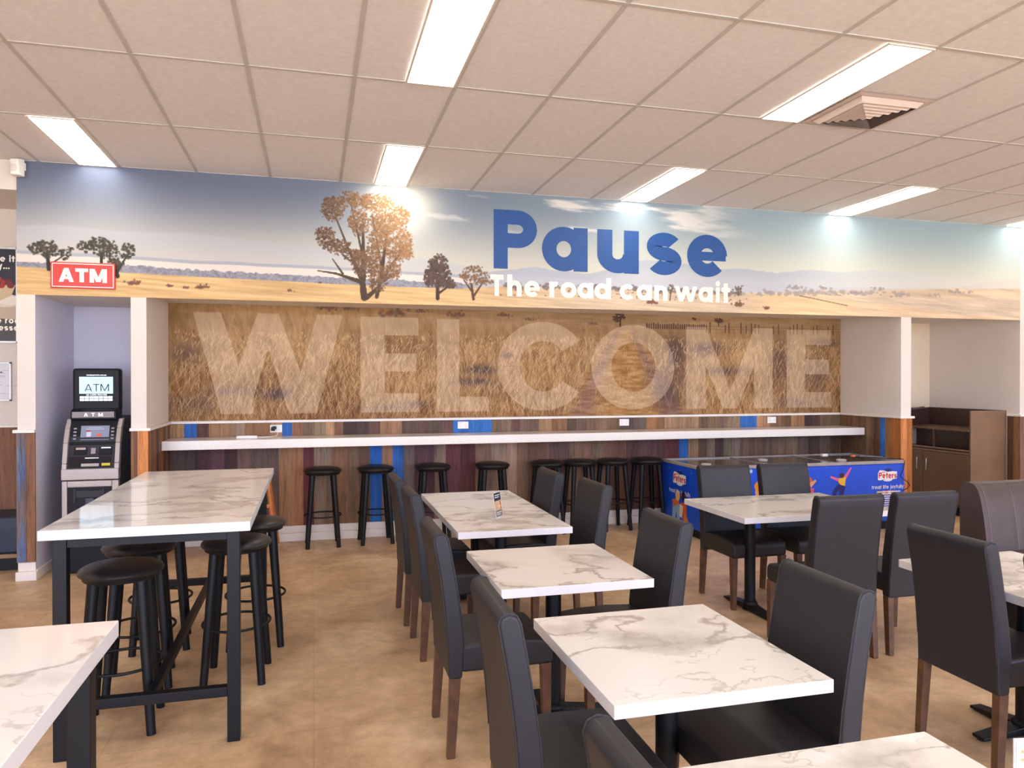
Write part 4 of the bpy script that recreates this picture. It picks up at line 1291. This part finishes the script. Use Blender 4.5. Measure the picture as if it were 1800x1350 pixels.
def bar_table(x0, x1, y0, y1, label):
    w, d = (x1 - x0) / 2, (y1 - y0) / 2
    t = thing('bar_table', label, 'bar table', ((x0 + x1) / 2, (y0 + y1) / 2, 0), 0, 'marble bar tables')
    edge_top(-w, w, -d, d, 0.957, 1.0, M_BAR, t)
    lx, ly = w - 0.075, d - 0.055
    for sx in (-1, 1):
        for sy in (-1, 1):
            MB().box(sx * lx - 0.0275, sx * lx + 0.0275, sy * ly - 0.0275, sy * ly + 0.0275, 0, 0.957).build('leg', BLACK, t, bevel=0.003)
    m = MB()
    for s_ in (-1, 1):
        m.box(-lx + 0.028, lx - 0.028, s_ * ly - 0.02, s_ * ly + 0.02, 0.917, 0.957)
        m.box(s_ * lx - 0.02, s_ * lx + 0.02, -ly + 0.028, ly - 0.028, 0.917, 0.957)
    m.build('apron', BLACK, t)
    for s_ in (-1, 1):
        MB().box(-lx + 0.027, lx - 0.027, s_ * ly - 0.0225, s_ * ly + 0.0225, 0.205, 0.25).build('end_rail', BLACK, t, bevel=0.003)
    MB().box(-0.0175, 0.0175, -ly + 0.0225, ly - 0.0225, 0.2055, 0.2495).build('stretcher', BLACK, t, bevel=0.003)
    return t


bar_table(-1.125, -0.275, 3.545, 5.64, 'tall white marble bar table with black frame and stools tucked under it')
bar_table(-1.35, -0.50, 0.09, 2.18, 'tall white marble bar table cut off by the lower left corner of the photo')


def dining_table(x0, x1, y0, y1, label, feet=((0, 'x'),)):
    w, d = (x1 - x0) / 2, (y1 - y0) / 2
    t = thing('dining_table', label, 'dining table', ((x0 + x1) / 2, (y0 + y1) / 2, 0), 0, 'marble topped dining tables')
    edge_top(-w, w, -d, d, 0.70, 0.74, M_DINE, t)
    for fx, kind in feet:
        MB().cyl((fx, 0, 0.03), (fx, 0, 0.69), 0.038, n=20).build('pedestal', BLACK, t, smooth=True)
        MB().box(fx - 0.2, fx + 0.2, -0.03, 0.03, 0.687, 0.70).box(fx - 0.03, fx + 0.03, -0.2, 0.2, 0.687, 0.70).build('top_bracket', BLACK, t)
        m = MB()
        dirs = ((1, 0), (-1, 0), (0, 1), (0, -1)) if kind == 'x' else ((0, 1), (0, -1))
        for a, b_ in dirs:
            L = 0.27 if kind == 'x' else 0.3
            m.bar((fx + a * 0.02, b_ * 0.02, 0.03), (fx + a * L, b_ * L, 0.014), 0.08, 0.04, 0.065, 0.014)
        m.lathe([(0.055, 0.01), (0.055, 0.055), (0.042, 0.07)], 20, (fx, 0, 0))
        m.build('base', BLACK, t, bevel=0.004)
        m = MB()
        for a, b_ in dirs:
            L = 0.25 if kind == 'x' else 0.28
            m.cyl((fx + a * L, b_ * L, 0), (fx + a * L, b_ * L, 0.009), 0.018, n=12)
        m.build('glide', plain('rubber glide', (30, 30, 32), 0.7), t)
    return t


dining_table(0.80, 1.508, 1.905, 2.685, 'square marble dining table in the middle foreground with heavy grey veins')
dining_table(0.775, 1.487, 3.08, 3.83, 'square marble dining table standing alone just behind the middle foreground one')
dining_table(0.82, 1.53, 4.295, 5.072, 'marble dining table carrying the small menu card')
dining_table(0.82, 1.53, 5.0735, 5.85, 'furthest marble dining table, pushed against the one with the menu card')
dining_table(2.70, 3.88, 4.27, 5.085, 'long marble dining table in front of the blue freezer', ((-0.29, 't'), (0.29, 't')))
dining_table(2.83, 3.54, 2.33, 3.10, 'marble dining table at the right frame edge between chair and padded bench')
dining_table(0.80, 1.51, 0.78, 1.565, 'marble dining table cut off by the bottom edge of the photo')


# ------------------------------------------------------------------ dining chairs
def make_chair(label, loc, rz):
    t = thing('dining_chair', label, 'dining chair', loc, rz, 'charcoal dining chairs')
    prof = [(0.0, 0.34), (-0.004, 0.47), (-0.016, 0.62), (-0.036, 0.78), (-0.058, 0.9), (-0.066, 0.945), (-0.058, 0.966), (-0.036, 0.975), (-0.012, 0.968), (0.0, 0.945),
            (0.016, 0.86), (0.04, 0.72), (0.058, 0.6), (0.068, 0.5), (0.066, 0.42), (0.058, 0.34)]
    hw = 0.218
    MB().prism(prof, lambda p: (p[0], -hw, p[1]), lambda p: (p[0], hw, p[1])).build('backrest', VINYL, t, bevel=0.011, seg=3)
    back = t.children[-1]
    for s_ in (-1, 1):
        MB().tube([(p[0], s_ * (hw - 0.008), p[1]) for p in prof[1:15]], 0.0028, 6).build('piping', PIPE, back)
    m = MB()
    n = 10
    sx0, sx1 = 0.055, 0.475
    sp = [(sx0, 0.365), (sx1 - 0.015, 0.365), (sx1, 0.385), (sx1, 0.45), (sx1 - 0.02, 0.475), (0.36, 0.486), (0.2, 0.49), (sx0, 0.482)]
    m.prism(sp, lambda p: (p[0], -hw + 0.004, p[1]), lambda p: (p[0], hw - 0.004, p[1])).build('seat', VINYL, t, bevel=0.016, seg=3)
    for s_ in (-1, 1):
        MB().bar((0.028, s_ * 0.2, 0.345), (0.008, s_ * 0.205, 0.0), 0.04, 0.046, 0.033, 0.036, up=(1, 0, 0)).build('leg', WALNUT, t, bevel=0.003)
        MB().bar((0.44, s_ * 0.196, 0.372), (0.446, s_ * 0.2, 0.0), 0.046, 0.046, 0.032, 0.032, up=(1, 0, 0)).build('leg', WALNUT, t, bevel=0.003)
    return t


P = math.pi
chairs = [(0.585, 5.17, 0.02, 'charcoal chair furthest back in the left row, beside the furthest marble table'),
          (0.605, 4.52, 0.015, 'second charcoal chair from the back in the left row, beside the menu card table'),
          (0.565, 3.385, 0.0, 'charcoal chair in the left row at the single table behind the foreground one'),
          (0.575, 2.25, -0.02, 'big charcoal chair seen from behind on the left of the foreground table'),
          (0.58, 1.17, 0.0, 'charcoal chair whose back just rises at the bottom edge of the photo'),
          (1.655, 5.22, P, 'charcoal chair furthest back on the right of the furthest marble table'),
          (1.745, 4.56, P + 0.02, 'charcoal chair on the right side of the table with the menu card'),
          (1.645, 3.345, P, 'charcoal chair alone on the right of the table behind the foreground one'),
          (1.66, 2.19, P - 0.02, 'large charcoal chair facing left across the foreground table'),
          (3.085, 5.15, -P / 2, 'charcoal chair on the far side of the long table, nearer the freezer end panel'),
          (3.61, 5.145, -P / 2, 'charcoal chair behind the long table, before the middle of the freezer'),
          (2.985, 3.68, P / 2 - 0.03, 'charcoal chair with its back to us at the left of the long table'),
          (3.515, 3.68, P / 2 - 0.02, 'charcoal chair with its back to us at the right of the long table'),
          (2.71, 2.64, -0.02, 'charcoal chair with full back towards us at the table on the right edge'),
          (2.725, 2.065, 0.0, 'charcoal chair sliced by the right edge of the photo')]
c0 = None
for x, y, a, lab in chairs:
    if c0 is None:
        c0 = make_chair(lab, (x, y, 0), a)
    else:
        dup(c0, (x, y, 0), a, lab)


# ------------------------------------------------------------------ table cards
def card_holder(loc, rz, w, h_, lean, label, head=(44, 46, 60)):
    t = thing('menu_card', label, 'menu card', loc, rz)
    f = lambda u, v, d=0.0: (u, d + v * lean, v)
    ACR = MATS.get('clear acrylic')
    if ACR is None:
        k = NT('clear acrylic')
        k.b.inputs['Base Color'].default_value = (0.95, 0.96, 0.97, 1)
        k.b.inputs['Roughness'].default_value = 0.08
        k.b.inputs['Alpha'].default_value = 0.35
        ACR = MATS['clear acrylic'] = k.m
    m = MB()
    m.mesh([f(-w / 2, 0.0), f(w / 2, 0.0), f(w / 2, h_), f(-w / 2, h_), f(-w / 2, 0, 0.003), f(w / 2, 0, 0.003), f(w / 2, h_, 0.003), f(-w / 2, h_, 0.003)], [(0, 1, 2, 3), (7, 6, 5, 4), (0, 4, 5, 1), (1, 5, 6, 2), (2, 6, 7, 3), (3, 7, 4, 0)])
    m.box(-w / 2, w / 2, 0, 0.06, 0, 0.003)
    m.build('holder', ACR, t)
    m = MB()
    e = -0.001
    a, b_ = w * 0.46, h_
    R4 = lambda x0, x1, z0, z1, c, d=e: m.face([f(x0, z0, d), f(x1, z0, d), f(x1, z1, d), f(x0, z1, d)], c)
    R4(-a, a, b_ * 0.66, b_ * 0.97, head)
    R4(-a, a, b_ * 0.3, b_ * 0.66, (206, 176, 142))
    R4(-a, a, b_ * 0.05, b_ * 0.3, (128, 118, 116))
    R4(-a * 0.8, a * 0.7, b_ * 0.86, b_ * 0.89, (236, 236, 240) if head[0] < 99 else (222, 150, 96), e * 1.5)
    R4(-a * 0.8, a * 0.5, b_ * 0.78, b_ * 0.81, (236, 236, 240) if head[0] < 99 else (222, 150, 96), e * 1.5)
    R4(-a * 0.8, a * 0.8, b_ * 0.2, b_ * 0.23, (220, 214, 210), e * 1.5)
    R4(-a * 0.8, a * 0.4, b_ * 0.13, b_ * 0.16, (220, 214, 210), e * 1.5)
    rr = random.Random(2)
    for _ in range(14):
        cx, cz = rr.uniform(-a * 0.6, a * 0.6), rr.uniform(b_ * 0.36, b_ * 0.6)
        m.face([f(*p, e * (1.5 + rr.random())) for p in arc(cx, cz, w * 0.13, h_ * 0.05, 0, 330, 11)], rr.choice(((190, 110, 70), (226, 150, 110), (150, 84, 60), (230, 200, 170))))
    m.build('card', attr_mat('poster print', 0.4), t)
    return t


card_holder((1.172, 4.70, 0.741), math.radians(50), 0.10, 0.165, 0.15, 'small upright menu card with dark top standing on a far marble table')
c_ = card_holder((1.365, 1.135, 0.741), math.radians(-10), 0.10, 0.2, 0.0, 'clear acrylic card holder at the bottom right corner of the photo', (232, 226, 222))


# ------------------------------------------------------------------ padded bench on the right
BOOTH = plain('brown grey leatherette', (70, 58, 57), 0.42, var=0.06, scale=14, bump=0.12)
t = thing('booth_seat', 'charcoal padded booth seat with stitched channel back at the right frame edge', 'booth seat', (4.3, 3.93, 0))
m = MB()
L = 2.6
nx = 132
xsb = [i * L / nx for i in range(nx + 1)]
pf = [(0.0, 0.5), (0.008, 0.6), (0.025, 0.72), (0.05, 0.84), (0.075, 0.905), (0.105, 0.935), (0.15, 0.945), (0.2, 0.938), (0.215, 0.9)]
rows = []
for x in xsb:
    ph = (x % 0.13) / 0.13
    dn = 0.006 * (max(0, 1 - min(ph, 1 - ph) / 0.06) if 0.2 < x < L - 0.1 else 0)
    rows.append([(x, y + dn * (1 if i < 5 else 0), z - dn * (1 if i in (5, 6) else 0)) for i, (y, z) in enumerate(pf)])
vs = [p for r_ in rows for p in r_]
n = len(pf)
fs = [(i * n + j, (i + 1) * n + j, (i + 1) * n + j + 1, i * n + j + 1) for i in range(nx) for j in range(n - 1)]
m.mesh(vs, fs)
m.prism([(0.0, 0.06), *pf, (0.215, 0.06)], lambda p: (0.0, p[0], p[1]), lambda p: (-0.012, p[0], p[1]))
m.box(-0.006, L, 0.02, 0.214, 0.06, 0.5)
m.box(0, L, 0.205, 0.2149, 0.06, 0.9)
m.build('backrest', BOOTH, t, smooth=True)
bk = t.children[-1]
m = MB()
for k in range(2, 19):
    x = k * 0.13
    m.tube([(x, y + 0.0035, z) for y, z in pf[:5]], 0.0016, 5)
m.tube([(0.03, y - 0.001, z) for y, z in pf[:6]], 0.002, 5)
m.build('stitching', plain('pale stitching', (120, 108, 106), 0.6), bk)
MB().box(0.02, L, -0.5, 0.03, 0.36, 0.50).build('seat', BOOTH, t, bevel=0.025, seg=3)
MB().box(0.03, L, -0.44, 0.2, 0.0, 0.36).build('plinth', BLACK, t)


# ------------------------------------------------------------------ ice cream freezer
FX0, FX1, FY0, FY1 = 3.79, 6.285, 6.80, 7.66
t = thing('ice_cream_freezer', 'blue glass-topped ice cream chest freezer standing below the counter', 'freezer', (FX0, FY0, 0))
W_, D_ = FX1 - FX0, FY1 - FY0
BLU = plain('freezer blue wrap', (22, 84, 226), 0.35, var=0.03)
PALE = plain('freezer grey rim', (168, 160, 160), 0.4)
MB().box(0, W_, 0, D_, 0.09, 0.715).build('cabinet', BLU, t, bevel=0.012)
MB().box(0.04, W_ - 0.04, 0.04, D_ - 0.04, 0.0, 0.09).build('plinth', BLACK, t)
m = MB()
m.box(-0.004, W_ + 0.004, -0.004, 0.03, 0.716, 0.75).box(-0.004, W_ + 0.004, D_ - 0.03, D_ + 0.004, 0.716, 0.75).box(-0.004, 0.03, 0.03, D_ - 0.03, 0.716, 0.75).box(W_ - 0.03, W_ + 0.004, 0.03, D_ - 0.03, 0.716, 0.75)
m.build('rim', PALE, t, bevel=0.006)
GLS = plain('dark lid glass', (100, 94, 88), 0.12, var=0.02, coat=0.3)
for k in range(3):
    a, b_ = 0.032 + k * (W_ - 0.064) / 3, 0.032 + (k + 1) * (W_ - 0.064) / 3
    MB().box(a + 0.008, b_ - 0.008, 0.032, D_ - 0.032, 0.725, 0.735 + 0.004 * (k % 2)).build('lid', GLS, t)
    ld = t.children[-1]
    MB().box(a, a + 0.012, 0.032, D_ - 0.032, 0.725, 0.744).build('frame', PALE, ld)
    hx = (a + 0.1) if k == 0 else (a + 0.12)
    MB().lathe([(0.05, 0.745), (0.055, 0.765), (0.04, 0.772)], 20, (hx, 0.12 + 0.25 * (k == 1), 0)).build('handle', plain('clear grip', (190, 184, 182), 0.2), ld, smooth=True)
    ld.children[-1].scale = (1, 1, 1)
m = MB()
for k in range(8):
    m.box(2.13, 2.43, -0.008, 0.0, 0.30 + k * 0.024 - 0.06, 0.312 + k * 0.024 - 0.06)
m.build('vent', plain('vent white', (232, 228, 226), 0.4), t)
SAFE = attr_mat('wrap print', 0.35)


def logo(put, cx, cz, s_):
    """the ice cream maker's oval and red word, plus its line of text, drawn about (cx, cz)"""
    d = lambda k: (lambda u, v: put(cx + u * s_, cz + v * s_, 0.0015 + k * 0.0007))
    m = MB()
    m.face([d(0)(*p) for p in arc(0.02, 0.02, 0.40, 0.33, 0, 350, 35)], (30, 52, 132))
    # white banner with waved border
    up = [(-0.62, 0.12), (-0.5, 0.27), (-0.25, 0.25), (0.0, 0.17), (0.3, 0.2), (0.6, 0.17)]
    dn = [(-0.62, -0.25), (-0.45, -0.27), (-0.25, -0.22), (0.0, -0.26), (0.3, -0.24), (0.58, -0.2)]
    for i in range(5):
        m.face([d(1)(*dn[i]), d(1)(*dn[i + 1]), d(1)(*up[i + 1]), d(1)(*up[i])], (248, 244, 246))
    m.face([d(0.5)(*p) for p in arc(0.0, -0.24, 0.3, 0.1, 180, 360, 14)], (236, 236, 246))
    text(m, 'Peters', 0.0, -0.17, 0.30, lambda u, v: d(2)(u, v + u * -0.03), 0.21, 0.09, (204, 30, 52), True, 0.92)
    m.face([d(2)(-0.52, 0.12), d(2)(-0.3, 0.19), d(2)(0.0, 0.15), d(2)(-0.3, 0.15)], (204, 30, 52))
    text(m, 'treat life joyfully', 0.0, -0.72, 0.19, d(2), 0.17, 0.12, (240, 242, 250), True, 0.98)
    return m


fput = lambda u, v, dd: (u, -dd, v)
sput = lambda u, v, dd: (-dd, D_ - u, v)
lg = logo(fput, 2.27, 0.595, 0.205)
for k, c in enumerate(((120, 160, 60), (180, 120, 110), (220, 190, 180), (200, 90, 80), (230, 220, 220), (190, 150, 140), (90, 90, 140))):
    lg.face([fput(2.13 + k * 0.037, 0.395, 0.0022), fput(2.163 + k * 0.037, 0.395, 0.0022), fput(2.163 + k * 0.037, 0.425, 0.0022), fput(2.13 + k * 0.037, 0.425, 0.0022)], c)
lg.build('logo', SAFE, t)
logo(sput, 0.42, 0.58, 0.235).build('logo', SAFE, t)


def figure(put, parts_):
    m = MB()
    for i, (pts, c) in enumerate(parts_):
        m.face([put(u, v, 0.0015 + 0.0004 * i) for u, v in pts], c)
    return m


def limb(x0, z0, x1, z1, w0, w1):
    L_ = math.hypot(x1 - x0, z1 - z0); nx_, nz_ = -(z1 - z0) / L_, (x1 - x0) / L_
    return [(x0 + nx_ * w0, z0 + nz_ * w0), (x0 - nx_ * w0, z0 - nz_ * w0), (x1 - nx_ * w1, z1 - nz_ * w1), (x1 + nx_ * w1, z1 + nz_ * w1)]


SK = (226, 160, 110)
jx, jz = 1.67, 0.50
jump = [(limb(jx - 0.02, jz + 0.06, jx - 0.13, jz + 0.1, 0.018, 0.01), (232, 104, 160)), (limb(jx + 0.05, jz + 0.08, jx + 0.13, jz + 0.19, 0.02, 0.008), (232, 104, 160)),
        ([(jx - 0.03, jz), (jx + 0.05, jz - 0.01), (jx + 0.065, jz + 0.09), (jx - 0.025, jz + 0.08)], (240, 190, 60)), (arc(jx + 0.01, jz + 0.11, 0.028, 0.028, 0, 330, 11), (70, 44, 30)),
        (limb(jx, jz, jx - 0.07, jz - 0.05, 0.035, 0.024), (34, 40, 120)), (limb(jx - 0.07, jz - 0.05, jx - 0.09, jz - 0.13, 0.024, 0.018), (34, 40, 120)),
        (limb(jx + 0.03, jz, jx + 0.0, jz - 0.1, 0.035, 0.024), (34, 40, 120)), (limb(jx, jz - 0.1, jx - 0.03, jz - 0.19, 0.024, 0.018), (34, 40, 120)),
        (limb(jx - 0.12, jz - 0.14, jx - 0.06, jz - 0.12, 0.018, 0.014), (236, 230, 234)), (limb(jx - 0.07, jz - 0.215, jx + 0.0, jz - 0.19, 0.018, 0.014), (236, 230, 234)),
        ([(jx - 0.26, jz - 0.26), (jx - 0.02, jz - 0.26), (jx - 0.06, jz - 0.19), (jx - 0.18, jz - 0.17)], (190, 100, 60))]
figure(fput, jump).build('picture', SAFE, t)
kx, kz = 1.29, 0.49
kid = [(limb(kx, kz, kx - 0.01, kz - 0.13, 0.05, 0.04), (220, 90, 130)), (limb(kx, kz + 0.02, kx + 0.07, kz + 0.08, 0.02, 0.012), SK), (arc(kx - 0.01, kz + 0.06, 0.04, 0.045, 0, 330, 11), SK), (arc(kx - 0.02, kz + 0.085, 0.045, 0.032, 0, 330, 11), (190, 96, 50)),
       (limb(kx - 0.01, kz - 0.13, kx + 0.02, kz - 0.25, 0.04, 0.025), (240, 160, 90))]
figure(fput, kid).build('picture', SAFE, t)
fx_, fz_ = 0.7, 0.47
face_ = [(arc(fx_, fz_, 0.07, 0.09, 0, 345, 19), SK), (arc(fx_, fz_ + 0.06, 0.08, 0.06, 0, 345, 19), (232, 150, 50)), (limb(fx_, fz_ - 0.08, fx_ - 0.02, fz_ - 0.3, 0.06, 0.09), (214, 72, 60))]
figure(fput, face_).build('picture', SAFE, t)
qx, qz = 0.42, 0.30
pair = [(limb(qx - 0.1, qz, qx - 0.14, qz - 0.19, 0.05, 0.03), (150, 190, 226)), (limb(qx - 0.04, qz, qx - 0.02, qz - 0.2, 0.045, 0.03), (150, 190, 226)), (limb(qx - 0.1, qz + 0.05, qx - 0.08, qz - 0.02, 0.07, 0.08), (226, 120, 90)),
        (arc(qx - 0.04, qz + 0.09, 0.05, 0.06, 0, 345, 19), (236, 190, 110)), (limb(qx + 0.09, qz + 0.03, qx + 0.1, qz - 0.1, 0.07, 0.06), (222, 96, 50)), (arc(qx + 0.09, qz + 0.1, 0.045, 0.05, 0, 345, 19), (60, 40, 60)),
        (limb(qx + 0.1, qz - 0.1, qx + 0.22, qz - 0.2, 0.045, 0.025), (230, 130, 40)), (limb(qx + 0.05, qz + 0.0, qx + 0.03, qz - 0.13, 0.04, 0.03), (240, 230, 222)), (limb(qx + 0.2, qz - 0.21, qx + 0.29, qz - 0.19, 0.025, 0.015), (214, 40, 50))]
figure(sput, pair).build('picture', SAFE, t)
m = MB()
for u in (0.03, 0.25, 0.7):
    m.face([fput(*p, 0.002) for p in arc(u + 0.55, 0.69, 0.02, 0.02, 0, 330, 11)], (180, 200, 240))
for u in (0.18, 0.43, 0.68):
    m.face([sput(*p, 0.002) for p in arc(u, 0.665, 0.007, 0.007, 0, 300, 5)], (200, 214, 246))
m.build('rivet', SAFE, t)

t = thing('power_cable', 'black power cable lying on the freezer lid and hanging over its right end', 'cable', (5.75, 7.2, 0.758))
z = 0.004
MB().tube([(-0.26, 0.17, z), (-0.18, 0.12, z), (-0.08, 0.08, z), (0.03, 0.03, z), (0.16, -0.04, z), (0.3, -0.2, z), (0.42, -0.31, z), (0.5, -0.36, z), (0.525, -0.385, z), (0.53, -0.405, z - 0.02), (0.5, -0.42, -0.10), (0.44, -0.44, -0.17), (0.46, -0.45, -0.2), (0.53, -0.45, -0.24), (0.555, -0.45, -0.28), (0.53, -0.43, -0.32), (0.5, -0.41, -0.335)], 0.0042, 8).build('cable', BLACK, t, smooth=True)
MB().box(-0.16, -0.09, 0.06, 0.1, z, z + 0.03).build('plug', OUT, t, bevel=0.005)
MB().box(0.13, 0.18, -0.065, -0.035, z, z + 0.022).build('cable_tag', plain('orange tag', (220, 120, 60), 0.5), t, bevel=0.004)
MB().bar((0.22, -0.06, z + 0.012), (0.42, -0.2, z + 0.008), 0.07, 0.024, 0.045, 0.012).build('cover', plain('grey cord cover', (112, 104, 108), 0.6), t, bevel=0.008)


# ------------------------------------------------------------------ brown cabinet in the right niche
t = thing('tray_cabinet', 'dark brown laminate cabinet with open shelf and doors in the right niche', 'cabinet', (7.45, 7.05, 0))
BRO = plain('brown laminate', (104, 78, 60), 0.38, var=0.06, scale=3)
BRD = plain('dark brown laminate', (70, 50, 42), 0.35, var=0.06, scale=3)
D2 = XR - 0.003 - 7.45
LEN = 8.198 - 7.05
MB().box(0.0, D2, 0, 0.022, 0.1, 1.27).build('end_panel', plain('bronze laminate', (128, 100, 76), 0.35, var=0.08, scale=2.5), t, bevel=0.003)
MB().box(0.03, D2, 0.03, LEN, 0.0, 0.1).build('plinth', BLACK, t)
m = MB()
m.box(D2 - 0.02, D2, 0.022, LEN, 0.1, 1.27).box(0.0, D2 - 0.02, LEN - 0.02, LEN, 1.04, 1.265)
m.box(0.01, D2 - 0.02, 0.022, LEN - 0.02, 0.1, 0.13)
m.box(0.01, D2 - 0.02, 0.022, LEN - 0.02, 0.755, 0.785)
m.box(0.012, 0.03, 0.54, 0.57, 0.785, 1.02)
m.box(0.3, 0.32, 0.022, LEN - 0.02, 0.785, 1.02)
m.build('carcass', BRD, t)
MB().box(-0.012, D2 - 0.021, 0.0225, LEN - 0.021, 1.02, 1.045).build('worktop', BRO, t, bevel=0.003)
MB().box(-0.006, 0.012, 0.0225, LEN - 0.021, 0.79, 0.802).box(-0.006, 0.012, 0.0225, LEN - 0.021, 0.752, 0.764).build('ledge', plain('pale ledge edge', (150, 122, 104), 0.3), t)
for a, b_, hy in ((0.026, 0.70, 0.63), (0.706, LEN - 0.024, 0.78)):
    MB().box(-0.008, 0.01, a, b_, 0.132, 0.745).build('door', BRO, t, bevel=0.002)
    dd = t.children[-1]
    MB().tube([(-0.008, hy, 0.50), (-0.03, hy, 0.51), (-0.03, hy, 0.65), (-0.008, hy, 0.66)], 0.006, 8).build('handle', plain('handle steel', (196, 186, 178), 0.25, 0.8), dd, smooth=True)
MB().tube([(0.05, LEN - 0.05, 1.262), (0.2, LEN - 0.06, 1.24), (0.38, LEN - 0.05, 1.262)], 0.02, 10).build('liner', plain('liner plastic', (86, 70, 66), 0.35), t, smooth=True)


# ------------------------------------------------------------------ wooden high chairs behind the bar table
OAK = plain('orange timber', (196, 120, 66), 0.45, var=0.1, scale=20)


def high_chair(label, loc, rz):
    t = thing('high_chair', label, 'high chair', loc, rz, 'wooden high chairs')
    for sx in (-1, 1):
        for sy in (-1, 1):
            MB().bar((sx * 0.17, sy * 0.11, 0.74), (sx * 0.262, sy * 0.235, 0.0), 0.03, 0.034).build('leg', OAK, t, bevel=0.006)
        MB().bar((sx * 0.243, -0.2, 0.15), (sx * 0.243, 0.2, 0.15), 0.02, 0.03).build('side_rail', OAK, t, bevel=0.003)
        MB().bar((sx * 0.17, -0.12, 0.70), (sx * 0.17, 0.16, 0.70), 0.028, 0.03).build('arm', OAK, t, bevel=0.004)
    MB().bar((-0.21, -0.165, 0.44), (0.21, -0.165, 0.44), 0.02, 0.035).build('footrest', OAK, t, bevel=0.003)
    MB().bar((-0.24, 0.205, 0.15), (0.24, 0.205, 0.15), 0.02, 0.03).build('rear_rail', OAK, t, bevel=0.003)
    MB().box(-0.17, 0.17, -0.12, 0.14, 0.5, 0.525).build('seat', OAK, t, bevel=0.004)
    MB().box(-0.17, 0.17, 0.11, 0.13, 0.56, 0.72).build('backrest', OAK, t, bevel=0.004)
    return t


h0 = high_chair('orange wooden high chair by the timber wall, leg showing past the bar table corner', (-0.585, 7.555, 0), 0.0)
dup(h0, (-1.085, 7.555, 0), 0.0, 'orange wooden high chair next to the recess corner, glimpsed under the bar table')
h0.children[0]
for o in [o for o in bpy.data.objects if o.name.startswith('high_chair')]:
    o.scale = (0.93, 0.93, 1.0) if o == h0 else (0.8, 0.93, 1.0)
